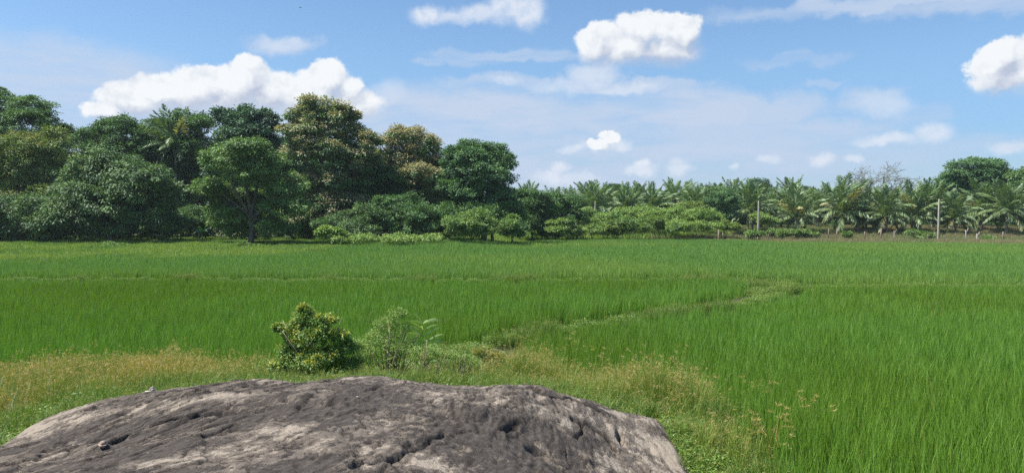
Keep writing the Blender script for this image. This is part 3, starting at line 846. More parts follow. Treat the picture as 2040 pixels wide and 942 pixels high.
scatter('fence_grass', W_BANK, with_z(c2_[~dryf]), 4, sc=(.7 + .9 * r2.random((~dryf).sum())) * (1 + 1.0 * sstep(28, 22, c2_[~dryf][:, 0]) * sstep(96, 102, c2_[~dryf][:, 1])), tilt=.2, label='green grass growing between the far rice and the fence', cat='grass', r=r2)

# ------------------------------------------------------------------ trees
def crown_mesh(name, lobes, mat, r, leaf=(.34, .13), clumpR=.62, dens=1.2, per=44, fine=1.0, droop=.35, flushp=0.0, inner=.25, flat=.55, up=.5, sub=7):
    """lobes: (cx,cy,cz,rx,ry,rz) local metres"""
    if leaf[0] > .2:
        leaf = (leaf[0] * .80, leaf[1] * .86); per = int(per * 1.3)
    mb = MB(); L0 = np.array(lobes, float); L = [tuple(l) for l in L0 * np.array([1, 1, 1, .84, .84, .84])]
    for l in L0:                                  # knobs breaking up each big lobe
        k_ = sub
        dd = r.normal(0, 1, (k_, 3)); dd[:, 2] = np.abs(dd[:, 2]) * .9 - .25 * r.random(k_); dd /= np.linalg.norm(dd, axis=1)[:, None]
        for q_ in dd:
            f_ = .28 + .22 * r.random()
            L.append(tuple(np.concatenate([l[:3] + q_ * l[3:] * (.78 + .14 * r.random()), np.maximum(l[3:].mean() * .35, l[3:] * .5) * f_ * 1.9 * np.array([1, 1, .8])])))
    L = np.array(L)
    allP, allD, allT, allF, allO = [], [], [], [], []
    for i, lb in enumerate(L):
        c = lb[:3]; rad = lb[3:]
        ar = 4 * math.pi * ((rad[0] * rad[1]) ** 1.6 / 3 + (rad[0] * rad[2]) ** 1.6 / 3 + (rad[1] * rad[2]) ** 1.6 / 3) ** (1 / 1.6)
        n = max(10, int(ar * dens))
        d = r.normal(0, 1, (n, 3)); d /= np.linalg.norm(d, axis=1)[:, None]
        d[:, 2] = np.where((d[:, 2] < -.45) & (r.random(n) < .5), -d[:, 2], d[:, 2])
        rr = .80 + .26 * r.random(n)
        ins = r.random(n) < inner; rr[ins] = .25 + .5 * r.random(ins.sum())
        p = c + d * rad * rr[:, None]
        keep = np.ones(n, bool)
        for j, l2 in enumerate(L):
            if j != i: keep &= (np.linalg.norm((p - l2[:3]) / l2[3:], axis=1) > .72) | (r.random(n) < .08)
        p = p[keep]; d = d[keep]; n = len(p)
        cr = clumpR * (.6 + .8 * r.random(n)); ctint = r.random(n) ** 1.5 * .75 ; cfl = (r.random(n) < flushp * (0.35 + 1.3 * (d[:, 2] > -.1)))
        m_ = per
        o = r.normal(0, 1, (n, m_, 3)); o /= np.linalg.norm(o, axis=2)[:, :, None]
        o *= (r.random((n, m_, 1)) ** .45)
        o[:, :, 2] *= flat
        pos = p[:, None] + o * cr[:, None, None]
        D = o * 1.0 + d[:, None] * .45 + r.normal(0, .35, (n, m_, 3)); D[:, :, 2] -= droop
        allP.append(pos.reshape(-1, 3)); allD.append(D.reshape(-1, 3)); allO.append((np.repeat(d[:, None], m_, 1) * .8 + o * .5).reshape(-1, 3))
        allT.append((ctint[:, None] + .35 * r.random((n, m_))).ravel())
        fl = (cfl[:, None] & (o[:, :, 2] > -.15)) * (.55 + .45 * r.random((n, m_)))
        allF.append(fl.ravel())
    P = np.concatenate(allP); D = np.concatenate(allD); T = np.concatenate(allT); Fl = np.concatenate(allF); n = len(P)
    N = r.normal(0, .5, (n, 3)) + np.concatenate(allO); N[:, 2] += up
    mb.leaves(P, D, N, leaf[0] * (.7 + .6 * r.random(n)), leaf[1] * (.7 + .6 * r.random(n)), np.clip(T, 0, 1), Fl)
    return mb.mesh(name, mat)

def trunk_mesh(name, lobes, r, h0, R, mat, limbs=None, lean=0.0, twigs=0):
    mb = MB(); L = np.array(lobes, float)
    fork = np.array([lean, 0, h0]); n = 5
    path = np.linspace([0, 0, -.3], fork, n); path[1:-1, :2] += r.normal(0, R * .25, (n - 2, 2))
    mb.tube(path, np.linspace(R * 1.25, R * .85, n), 8)
    mb.tube(np.array([[0, 0, -.3], [0, 0, .0], [0, 0, .35]]), np.array([R * 1.9, R * 1.6, R * 1.15]), 8)
    for lb in L[: (limbs or len(L))]:
        e = lb[:3] + r.normal(0, .15, 3)
        mid = fork * .5 + e * .5 + np.array([r.normal(0, .3), r.normal(0, .3), .1 * np.linalg.norm(e - fork)])
        t_ = np.linspace(0, 1, 6)[:, None]
        pth = (1 - t_) ** 2 * fork + 2 * t_ * (1 - t_) * mid + t_ ** 2 * e
        rr = min(R * .6, .05 + lb[3] * .05)
        mb.tube(pth, np.linspace(rr, rr * .3, 6), 5)
        for _ in range(4 + twigs):
            s0 = pth[r.integers(2, 6)]; dd = r.normal(0, 1, 3); dd[2] = abs(dd[2]) * .6; dd /= np.linalg.norm(dd)
            e2 = s0 + dd * lb[3:].mean() * (.5 + .55 * r.random())
            m2 = (s0 + e2) / 2 + r.normal(0, .12, 3)
            mb.tube(np.array([s0, m2, e2]), [rr * .35, rr * .22, rr * .1], 4)
    return mb.mesh(name, mat, True)

def make_tree(kind, label, cat, basepx, Y, lobes_px, mat, r, group=None, h0=None, R=.22, bark=None, zsq=1.0, dsq=.9, name='tree', twigs=0, **kw):
    """lobes_px: (px, py, rpx[, rypx[, depth m]])"""
    bx = (basepx - 1020) / F * Y
    bz = float(ground_z(np.array([bx]), np.array([Y]))[0])
    root = empty(name, (bx, Y, bz), label=label, cat=cat, group=group)
    lobes = []
    for lb in lobes_px:
        dp = lb[4] if len(lb) > 4 else r.normal(0, .6)
        p = atY(lb[0], lb[1], Y + dp)
        rx = lb[2] / F * Y; rz = (lb[3] if len(lb) > 3 and lb[3] else lb[2]) / F * Y * zsq
        lobes.append((p[0] - bx, p[1] - Y, p[2] - bz, rx, rx * dsq, rz))
    obj('crown', crown_mesh(name + '_crown', lobes, mat, r, **kw), root)
    zs = [l[2] - l[5] for l in lobes]
    hh = h0 if h0 is not None else max(.5, min(zs) + .6)
    obj('trunk', trunk_mesh(name + '_trunk', lobes, r, hh, R, bark or M_bark, twigs=twigs), root)
    return root

def copy_tree(o, loc, rz, sc, label=None, group=None):
    c = o.copy(); COL.objects.link(c); c.location = loc; c.rotation_euler = (0, 0, rz); c.scale = sc
    if label: c['label'] = label
    if group: c['group'] = group
    for ch in o.children:
        d = ch.copy(); COL.objects.link(d); d.parent = c
    return c

rt = np.random.default_rng(23)
TG = 'trees of the left wood'
make_tree('t', 'tallest far-left tree with lacy pale green crown against the sky', 'tree', 20, 90,
          [(15, 215, 38, 34), (65, 218, 36, 30), (98, 244, 30, 24), (35, 258, 60, 36), (-30, 240, 60, 60), (60, 290, 60, 40), (120, 262, 20, 14), (-60, 320, 80, 70), (10, 350, 70, 60)], M_lacy, rt, TG, R=.35, leaf=(.30, .13), clumpR=.55, flat=.45, per=48, inner=.12, dens=1.3)
make_tree('t', 'olive and yellowish green tree at the left edge of the wood', 'tree', 70, 86,
          [(50, 292, 48, 34), (108, 290, 36, 30), (20, 335, 55, 40), (85, 335, 55, 40), (-40, 350, 60, 50), (60, 390, 80, 45), (130, 330, 30, 30)], M_olive, rt, TG, R=.3, leaf=(.3, .12), flushp=.25, dens=1.5)
make_tree('t', 'broad dark mango tree with pale drooping leaves and short trunk at the left', 'tree', 218, 77,
          [(215, 345, 62, 46), (165, 375, 52, 40), (270, 365, 60, 48), (320, 395, 46, 42), (220, 405, 80, 44), (150, 425, 60, 40), (290, 430, 62, 40), (215, 450, 60, 26), (110, 445, 40, 34), (330, 445, 34, 28)], M_mango, rt, TG, h0=1.6, R=.26, leaf=(.36, .13), droop=.6, dens=1.6)
make_tree('t', 'small dense dark tree at the left edge reaching the ground', 'tree', 50, 78,
          [(20, 420, 60, 40), (80, 430, 50, 40), (-20, 450, 50, 40), (50, 460, 70, 26), (-60, 430, 50, 50)], M_mango, rt, TG, h0=1.0, R=.2, leaf=(.34, .13), droop=.5)
make_tree('t', 'dark rounded tree rising behind the mango with a small knob top', 'tree', 235, 96,
          [(240, 254, 32, 22), (205, 275, 46, 28), (160, 285, 28, 22), (270, 275, 40, 30), (225, 310, 80, 44), (300, 300, 40, 36), (230, 380, 90, 60)], M_dark, rt, TG, R=.35, leaf=(.34, .14))
make_tree('t', 'dark green tree behind the coconut palm of the left wood', 'tree', 370, 97,
          [(368, 245, 36, 24), (400, 250, 26, 20), (335, 262, 40, 28), (365, 300, 66, 42), (330, 340, 50, 50), (390, 370, 60, 60)], M_dark, rt, TG, R=.3, leaf=(.34, .14))
make_tree('t', 'bluish dark dense-crowned tree between the palm and the tallest mango', 'tree', 490, 94,
          [(450, 242, 30, 28), (495, 240, 34, 26), (525, 246, 22, 24), (480, 275, 62, 34), (530, 290, 34, 30), (470, 340, 70, 60)], M_blue, rt, TG, R=.3, leaf=(.36, .16), clumpR=.6)
make_tree('t', 'front mango tree with bare trunk and pale limbs showing at the field edge', 'tree', 500, 74,
          [(485, 300, 42, 26), (440, 325, 38, 28), (530, 325, 38, 30), (490, 345, 54, 32, -.3), (415, 375, 26, 22), (438, 392, 30, 22), (560, 375, 40, 34), (500, 398, 34, 20, 2.2), (448, 432, 40, 26), (572, 415, 38, 28), (520, 436, 44, 22, 2.6), (470, 455, 30, 16, 1), (548, 455, 34, 16)],
          M_lone, rt, TG, h0=2.6, R=.26, twigs=5, bark=M_bark, leaf=(.34, .11), droop=.55, dens=1.05, per=52, inner=.08, clumpR=.55)
make_tree('t', 'tallest mango tree with tan flowering tips on its tapering crown', 'tree', 655, 84,
          [(640, 212, 32, 24), (610, 235, 34, 28), (672, 238, 34, 28), (700, 232, 10, 10), (645, 262, 56, 36), (592, 262, 28, 24), (700, 278, 30, 28), (640, 310, 70, 44), (730, 292, 24, 26), (600, 300, 40, 36), (700, 330, 50, 44), (650, 370, 66, 44), (640, 430, 62, 46), (690, 420, 60, 46)],
          M_tanmango, rt, TG, R=.4, leaf=(.34, .14), flushp=.48, clumpR=.58, dens=1.6, droop=.45)
make_tree('t', 'dark flat-layered tree right of the tallest mango', 'tree', 760, 86,
          [(735, 345, 48, 28), (770, 365, 50, 26), (725, 385, 50, 30), (790, 395, 50, 26), (750, 420, 60, 34)], M_dark, rt, TG, R=.25, leaf=(.32, .14), flat=.35)
make_tree('t', 'tan-flushed mango tree with domed top left of the round tree', 'tree', 820, 88,
          [(810, 276, 34, 26), (785, 300, 34, 30), (842, 300, 34, 30), (815, 325, 58, 36), (868, 335, 22, 26), (835, 365, 56, 40), (780, 350, 36, 36), (810, 410, 60, 40)], M_tanmango, rt, TG, R=.3, leaf=(.32, .13), flushp=.75, clumpR=.55, dens=1.6)
make_tree('t', 'round bright green tree at the right end of the tall wood', 'tree', 965, 85,
          [(945, 306, 40, 26), (985, 318, 34, 30), (915, 330, 30, 34), (955, 345, 62, 44), (1005, 345, 24, 36), (960, 392, 62, 42), (905, 375, 26, 30), (990, 400, 36, 36)], M_round, rt, TG, R=.3, leaf=(.28, .12), clumpR=.5, per=64, dens=1.9, inner=.3)
make_tree('t', 'dark bushy tree below the round green tree', 'tree', 980, 83,
          [(960, 430, 40, 24), (1000, 440, 34, 28), (900, 425, 36, 28), (1020, 420, 20, 22)], M_dark, rt, TG, h0=1.2, R=.18, leaf=(.28, .12))
SG = 'dark shrubs along the foot of the left wood'
for lbl, bpx, Yb, lobes, mt in (
    ('grey-green shrub at the wood edge below the tallest mango', 720, 77, [(705, 440, 30, 22), (735, 430, 32, 24), (720, 458, 44, 20)], M_mango),
    ('wide dark shrub between the tan mango and the grass strip', 800, 79, [(790, 415, 46, 30), (830, 430, 46, 32), (770, 440, 40, 28), (820, 455, 60, 20), (860, 445, 30, 24)], M_dark),
    ('leafy pale-tipped shrub standing before the round green tree', 940, 76, [(940, 435, 32, 20), (915, 450, 28, 20), (965, 450, 30, 22), (940, 462, 44, 14)], M_bush),
    ('vine-draped small shrub at the right foot of the round tree', 1018, 77, [(1018, 440, 12, 10), (1016, 455, 16, 16), (1022, 465, 18, 8)], M_bush),
    ('low dark shrub in the shade under the tan-topped mango', 880, 82, [(880, 440, 34, 30), (900, 455, 30, 20)], M_dark),
    ('dark thicket shrub at the left behind the mango trunk', 360, 84, [(350, 440, 50, 36), (390, 450, 40, 28), (310, 455, 40, 26)], M_dark),
    ('dark shrub filling the gap behind the bare trunk', 470, 84, [(470, 445, 50, 34), (530, 450, 50, 32), (600, 450, 50, 34)], M_dark),
    ('dark low thicket at the extreme left under the trees', 120, 84, [(120, 455, 60, 30), (40, 455, 60, 32), (190, 460, 50, 24), (260, 460, 40, 26)], M_dark),
    ('shrub on the lit grass just left of the wide dark shrub', 680, 80, [(660, 450, 30, 24), (690, 445, 30, 26)], M_dark)):
    make_tree('s', lbl, 'shrub', bpx, Yb, lobes, mt, rt, SG, name='shrub', h0=.6, R=.07, leaf=(.24, .10), clumpR=.42, dens=2.4, per=46)
RG = 'small trees between the tall wood and the palm grove'
for lbl, bpx, Yb, lobes, mt in (
    ('dark small tree just right of the tall wood', 1060, 98, [(1050, 395, 24, 20), (1075, 410, 30, 26), (1045, 425, 24, 26), (1075, 440, 26, 26)], M_dark),
    ('dark leafy tree left of the first concrete pole', 1105, 100, [(1100, 402, 30, 20), (1130, 408, 26, 22), (1110, 428, 38, 22), (1140, 432, 20, 18)], M_dark),
    ('shaded thicket at the corner of the back paddy', 1090, 97, [(1085, 450, 40, 20), (1050, 452, 24, 22), (1120, 448, 26, 16)], M_dark)):
    make_tree('s', lbl, 'tree', bpx, Yb, lobes, mt, rt, RG, h0=1.0, R=.12, leaf=(.28, .12), clumpR=.5, dens=2.0, per=48)

# light shrubs of the bank (far middle)
BG = 'shrubs on the bushy bank before the palms'
BK = [('rounded lime green bush at the left end of the bushy bank', 1115, 96, [(1112, 447, 20, 12), (1120, 458, 26, 10)], M_light),
      ('trailing green creeper mound beside the back paddy', 1150, 99, [(1140, 462, 30, 8), (1170, 458, 30, 9), (1100, 465, 26, 6)], M_light),
      ('yellow-green bush under the first concrete pole', 1180, 102, [(1175, 448, 22, 12), (1195, 455, 24, 12)], M_light),
      ('yellowish bush left of the dark rounded shrub', 1225, 102, [(1222, 452, 20, 13), (1235, 460, 18, 8)], M_olive),
      ('dark rounded shrub near the middle of the bank', 1258, 101, [(1255, 446, 24, 16), (1272, 455, 20, 12)], M_bush),
      ('bright green bush in the middle of the bushy bank', 1308, 104, [(1300, 442, 26, 12), (1320, 447, 22, 10)], M_weed),
      ('wide light bush under the second palm of the bank', 1345, 108, [(1335, 428, 36, 14), (1365, 436, 34, 14), (1310, 432, 30, 12)], M_light),
      ('small dark bush by the wooden posts', 1345, 99, [(1344, 455, 12, 10)], M_bush),
      ('broad bush sprawling left of the dark round tree', 1400, 107, [(1395, 432, 34, 14), (1425, 440, 24, 12), (1380, 442, 30, 10)], M_light),
      ('light bush crown behind the wide bank bushes', 1290, 112, [(1285, 425, 30, 14), (1250, 430, 30, 14), (1220, 435, 26, 12)], M_light),
      ('tall light scrub rising behind the trailing creeper mound', 1165, 108, [(1160, 430, 30, 16), (1195, 436, 28, 14)], M_light),
      ('pale olive scrub crown in the middle of the bank', 1370, 114, [(1360, 415, 34, 13), (1390, 418, 30, 12)], M_olive),
      ('yellow-green scrub spilling toward the fence below the bank', 1375, 103, [(1370, 450, 40, 10), (1410, 452, 34, 9)], M_light),
      ('pale scrub left of the tall upright-tufted palm', 1300, 116, [(1290, 418, 26, 11), (1318, 415, 20, 10)], M_light),
      ('weedy light scrub hugging the fence by the leaning posts', 1430, 105, [(1425, 448, 26, 9), (1450, 452, 20, 8)], M_olive),
      ('dark round tree standing in front of the palm row', 1442, 112, [(1440, 395, 24, 20), (1425, 405, 20, 16), (1455, 410, 22, 20), (1445, 428, 26, 16)], M_round),
      ('low leafy shrub left of the second concrete pole', 1500, 100, [(1500, 467, 16, 7)], M_bush),
      ('row of low leafy shrubs right of the second concrete pole', 1545, 101, [(1540, 466, 14, 8), (1560, 467, 14, 7), (1580, 466, 12, 7)], M_bush),
      ('small leafy shrub under the drooping palm frond', 1603, 102, [(1600, 467, 12, 8), (1615, 469, 12, 5)], M_bush),
      ('rounded light bush behind the second concrete pole', 1525, 110, [(1515, 436, 18, 10), (1535, 442, 16, 9)], M_light),
      ('dark green bush left of the third concrete pole', 1828, 103, [(1822, 468, 16, 8), (1840, 470, 14, 6)], M_bush),
      ('round dark bush at the far field edge right of the third pole', 1970, 98, [(1968, 479, 16, 7)], M_bush),
      ('small sapling on the dry slope between two poles', 1687, 101, [(1686, 468, 5, 6)], M_bush)]
for lbl, bpx, Yb, lobes, mt in BK:
    make_tree('s', lbl, 'bush', bpx, Yb, lobes, mt, rt, BG, name='bush', h0=.5, R=.05, leaf=(.24, .11), clumpR=.38, dens=2.2, per=36)

# big green tree on the right and its neighbour
RT = 'big trees behind the right palms'
make_tree('t', 'large spreading green tree rising above the palms at the right', 'tree', 1950, 128,
          [(1905, 352, 26, 14), (1930, 332, 32, 14), (1960, 328, 30, 13), (1985, 345, 28, 18), (1940, 358, 52, 18), (1895, 375, 24, 14), (1950, 390, 60, 26)], M_round, rt, RT, R=.4, leaf=(.36, .16), flat=.4, clumpR=.7, dens=1.2)
make_tree('t', 'paler green tree at the extreme right edge behind the palms', 'tree', 2045, 125,
          [(2030, 352, 24, 14), (2060, 345, 30, 18), (2015, 368, 28, 16), (2050, 380, 50, 24)], M_lacy, rt, RT, R=.35, leaf=(.34, .15), flat=.4, clumpR=.65, dens=1.2)
make_tree('t', 'small dark tree peeping above the palms left of the bare one', 'tree', 1605, 190, [(1608, 384, 14, 9), (1600, 395, 24, 14)], M_blue, rt, RT, R=.3, leaf=(.5, .2), clumpR=.8, dens=1.0)
make_tree('t', 'dark leafy tree top among the palms above the banana plants', 'tree', 1235, 175, [(1225, 378, 16, 9), (1250, 384, 18, 8), (1235, 398, 34, 16)], M_blue, rt, RT, R=.3, leaf=(.5, .2), clumpR=.8, dens=1.0)
make_tree('t', 'thin-crowned tree behind the palms above the second pole', 'tree', 1508, 170, [(1510, 366, 18, 10), (1525, 378, 14, 10), (1500, 384, 20, 12)], M_blue, rt, RT, R=.3, leaf=(.36, .14), clumpR=.6, dens=.7, inner=.1, per=30)

for lbl, bpx, Yb, lobes, mt in (
    ('rounded green tree among the palms just left of the second pole', 1478, 136, [(1470, 392, 22, 10), (1488, 398, 20, 12), (1475, 410, 26, 16)], M_dark),
    ('green domed tree among the palms left of the dark upright palm', 1560, 138, [(1558, 398, 20, 10), (1570, 405, 22, 14)], M_round),
    ('pale green tree top between two palms near the bare tree', 1705, 137, [(1700, 402, 20, 10), (1718, 408, 20, 12)], M_lacy),
    ('dark tree among palms just left of the large spreading tree', 1868, 136, [(1862, 388, 20, 14), (1880, 398, 22, 16)], M_dark),
    ('green tree above the banana plants between palm tufts', 1262, 134, [(1255, 398, 22, 11), (1275, 404, 22, 12), (1265, 415, 28, 14)], M_round),
    ('leafy tree filling the gap before the tall upright-tufted palm', 1325, 136, [(1320, 402, 22, 10), (1345, 408, 20, 12)], M_dark),
    ('broad green tree behind the dark round tree of the bank', 1412, 135, [(1400, 388, 26, 10), (1425, 385, 24, 10), (1412, 400, 34, 14)], M_lacy),
    ('small green tree at the left start of the palm grove', 1150, 132, [(1145, 402, 18, 12), (1160, 410, 20, 12)], M_round),
    ('dark low tree between the third pole and the golden-leaved palm', 1895, 130, [(1890, 415, 20, 12), (1905, 422, 18, 12)], M_dark)):
    make_tree('s', lbl, 'tree', bpx, Yb, lobes, mt, rt, 'round trees mixed into the palm grove', h0=2.0, R=.15, leaf=(.34, .16), clumpR=.6, dens=1.5, per=40)
# back filler trees of the left wood (behind, fill the dark background)
fill = make_tree('t', 'shadowed tree deep inside the left wood', 'tree', 560, 104,
                 [(560, 330, 60, 44), (600, 360, 60, 50), (520, 370, 60, 50), (560, 420, 90, 60)], M_dark, rt, 'shadowed trees deep inside the left wood', R=.3, leaf=(.45, .2), dens=1.0, per=50)
for i in range(13):
    px = -150 + i * 88 + rt.normal(0, 12)
    Yb = 102 + rt.random() * 8
    if abs(px - 560) < 40: continue
    s = (.95 + .2 * rt.random()) * (0.92 if px > 760 else 1.0) * (.72 if px > 880 else 1)
    bx = (px - 1020) / F * Yb
    copy_tree(fill, (bx, Yb, .4), rt.random() * 6.28, (s * .9, s * .9, s))

# ------------------------------------------------------------------ palms
def palm_meshes(r, th, FL, nf, lean, droopk=1.0, yel=.25, pairs=24):
    mb = MB(); top = np.array([lean, lean * .3, th])
    for i in range(nf):
        f_ = i / nf
        az_ = i * 2.399 + r.normal(0, .15)
        el0 = math.radians(84 - 100 * f_ ** 1.25 + r.normal(0, 5)); L = FL * (.75 + .3 * math.sin(math.pi * min(1, f_ + .25))) * (.9 + .2 * r.random())
        bend = (.9 + 1.0 * r.random()) * droopk * (.22 + 1.0 * f_)
        n = 14; L *= 1.12; pts = [top.copy()]; dirs = []
        wind = np.array([-.25, 0, 0])
        for k in range(n):
            t_ = k / (n - 1); e = max(el0 - bend * t_ ** 1.4, -1.45)
            d = np.array([math.cos(e) * math.cos(az_), math.cos(e) * math.sin(az_), math.sin(e)]) + wind * t_
            d /= np.linalg.norm(d); dirs.append(d); pts.append(pts[-1] + d * L / n)
        pts = np.array(pts); dirs = np.array(dirs + [dirs[-1]])
        tint = .25 + .5 * r.random(); fl = (.75 * (r.random() < yel) * (f_ > .35)) + .22 * f_
        mb.tube(pts, np.linspace(.05, .012, len(pts)), 3, tint=.9, cap=False)
        s_ = np.linspace(.14, .99, pairs); idx = s_ * (len(pts) - 1); i0 = np.clip(idx.astype(int), 0, len(pts) - 2); fr = (idx - i0)[:, None]
        B = pts[i0] * (1 - fr) + pts[i0 + 1] * fr; T = dirs[i0]
        ll = L * .27 * np.sin(np.pi * np.clip(s_ * .82 + .16, 0, 1)) ** .7
        for sg in (-1, 1):
            S = np.cross(T, np.array([0, 0, 1.0])) * sg; S /= np.linalg.norm(S, axis=1)[:, None] + 1e-6
            D = S * (.42 + .4 * f_) + T * .75 + np.array([0, 0, -1.0]) * (.12 + .75 * f_) + r.normal(0, .09, (pairs, 3))
            N = np.cross(D, T) + r.normal(0, .25, (pairs, 3))
            mb.leaves(B, D, N, ll, L * .034, np.clip(tint + r.normal(0, .18, pairs), 0, 1), fl, wide=.35)
    crown = mb.mesh('palm_crown', M_palm)
    mt = MB(); k = 9; p = np.linspace([0, 0, -.3], top, k); p[:, 0] = lean * np.linspace(0, 1, k) ** 1.6; p[:, 1] *= 1
    mt.tube(p, np.linspace(.24, .13, k), 8)
    # old leaf bases and nuts under the crown
    for j in range(10):
        a = j * .63 * 2; e = top + np.array([math.cos(a) * .22, math.sin(a) * .22, -.35 - .1 * (j % 3)])
        mt.tube(np.array([top, (top + e) / 2 + [0, 0, .05], e]), [.05, .10, .06], 5)
    return crown, mt.mesh('palm_trunk', M_palmbark, True)
rp_ = np.random.default_rng(5)
PV = []
for v in range(7):
    th = [2.2, 3.0, 3.6, 4.4, 5.4, 6.5, 7.5][v]
    PV.append((th, palm_meshes(rp_, th, 4.8 + .3 * rp_.random(), 30 if v < 5 else 26, rp_.normal(0, .3), yel=.2 if v < 4 else .10, pairs=30 if v < 4 else 24)))
def place_palm(px, cy, Yb, label, group, s=1.0, rz=None):
    c = atY(px, cy, Yb); gz_ = float(ground_z(np.array([c[0]]), np.array([Yb]))[0])
    h = (c[2] - gz_) / s
    v = min(range(len(PV)), key=lambda i: abs(PV[i][0] - h))
    th, (cm, tm) = PV[v]
    hz = max(.35, h / th)
    root = empty('coconut_palm', (c[0], Yb, gz_), rp_.random() * 6.28 if rz is None else rz, label=label, cat='palm tree', group=group)
    # trunk stretched to the wanted height, crown kept in shape
    tr = obj('trunk', tm, root); tr.scale = (s, s, s * hz)
    cr = obj('crown', cm, root); cr.scale = (s, s, s); cr.location = (0, 0, (hz - 1) * th * s)
    return root
PG = 'coconut palms of the front row'
for px, cy, Yb, s, lb in [
    (1187, 402, 116, .85, 'coconut palm directly behind the first concrete pole'),
    (1245, 408, 118, .95, 'coconut palm with arching fronds above the banana plants'),
    (1298, 402, 116, .95, 'coconut palm with golden heart above the light bushes'),
    (1342, 384, 132, .85, 'tall coconut palm with upright tuft rising above its neighbours'),
    (1385, 402, 126, .9, 'coconut palm half hidden behind the wide bank bushes'),
    (1500, 418, 116, .95, 'yellowish drooping palm immediately left of the second concrete pole'),
    (1532, 410, 122, .9, 'green palm just right of the second concrete pole'),
    (1590, 418, 114, 1.05, 'dark upright-fronded palm with one fallen frond at its foot'),
    (1630, 410, 126, .9, 'palm between the dark upright palm and the wide pale one'),
    (1678, 410, 116, 1.1, 'wide pale-fronded palm with thick dark base between two poles'),
    (1728, 418, 118, .95, 'drooping palm just left of the bushy dry-leaved palm'),
    (1768, 420, 114, 1.0, 'low palm with sweeping yellowed fronds under the bare tree'),
    (1815, 418, 116, 1.0, 'pale palm left of the third concrete pole'),
    (1857, 400, 122, .95, 'upright dark green palm behind the third concrete pole'),
    (1905, 418, 114, .95, 'small palm with golden dead leaf right of the third pole'),
    (1955, 412, 118, 1.05, 'arching palm below the large spreading tree'),
    (2005, 418, 113, 1.0, 'leaning palm with bright drooping fronds near the right edge'),
    (2045, 408, 117, 1.0, 'palm cut by the right edge of the view')]:
    place_palm(px, cy + 14 + rp_.normal(0, 4), Yb, lb, PG, s * rp_.uniform(.78, .95))
PG2 = 'distant coconut palms whose tufts show over the grove'
for i, (px, cy) in enumerate([(1048, 394), (1075, 398), (1100, 392), (1128, 388), (1145, 390), (1163, 392), (1205, 396), (1222, 402), (1270, 396), (1320, 400), (1365, 392), (1400, 386), (1425, 388), (1455, 392), (1470, 384), (1492, 388), (1515, 396),
                              (1555, 388), (1572, 394), (1593, 386), (1618, 396), (1646, 386), (1662, 394), (1700, 396), (1722, 398), (1745, 394), (1775, 392), (1795, 390), (1828, 398), (1845, 392), (1880, 398), (1925, 396), (1980, 396), (2020, 392), (2060, 390), (1435, 400), (1350, 404), (1110, 404), (1480, 402)]):
    place_palm(px + rp_.normal(0, 3), cy + 22 + rp_.normal(0, 7), 140 + 28 * rp_.random(), 'distant coconut palm showing as a dark tuft in the back row', PG2, .66 + .30 * rp_.random())
# palm inside the left wood
o = place_palm(350, 290, 95, 'lone coconut palm among the dark trees of the left wood', None, .85, rz=.4)

# far vegetation that closes the view under the palm crowns
for i in range(24):
    px = 1040 + i * 45; Yb = 136 + rt.random() * 10
    bx = (px - 1020) / F * Yb; s = .30 + .06 * rt.random()
    copy_tree(fill, (bx, Yb, 1.0), rt.random() * 6.28, (s * 1.3, s * 1.3, s), 'low dark undergrowth tree in the gloom beneath the palm grove', 'undergrowth trees beneath the palm grove')

# ------------------------------------------------------------------ bare tree
def bare_tree(label, px, pytop, Yb, r, spread=1.0, h=None):
    c = atY(px, pytop, Yb); gz_ = float(ground_z(np.array([c[0]]), np.array([Yb]))[0]); H = c[2] - gz_
    root = empty('bare_tree', (c[0], Yb, gz_), label=label, cat='bare tree')
    mt = MB(); mc = MB()
    mt.tube(np.array([[0, 0, -.3], [.1, 0, H * .25], [.0, .1, H * .5]]), [.3, .25, .2], 7)
    def rec(p, d, L, R, dep):
        e = p + d * L; m_ = (p + e) / 2 + r.normal(0, L * .08, 3)
        mc.tube(np.array([p, m_, e]), [R, R * .8, R * .6], 4 if dep < 2 else 3, cap=False)
        if dep >= 5: return
        for _ in range(3 if dep < 4 else 2):
            nd = d + r.normal(0, .5, 3) * np.array([1.1 * spread, 1.1 * spread, .6]); nd[2] = max(nd[2], -.1); nd /= np.linalg.norm(nd)
            rec(e if r.random() < .7 else m_, nd, L * (.62 + .2 * r.random()), max(R * .6, .032), dep + 1)
    for a in range(5):
        d = np.array([math.cos(a * 1.26) * .8 * spread, math.sin(a * 1.26) * .8, .75]); d /= np.linalg.norm(d)
        rec(np.array([0, .1, H * (.38 + .03 * a)]), d, H * .22, .13, 0)
    obj('trunk', mt.mesh('bare_trunk', M_palebark, True), root)
    obj('branches', mc.mesh('bare_branches', M_greytwig, True), root)
    return root
bare_tree('leafless grey tree with fine spreading twigs above the right palms', 1742, 318, 140, np.random.default_rng(3), 1.25)
bare_tree('small sparse leafless tree just right of the larger bare one', 1822, 350, 142, np.random.default_rng(9), 1.2)

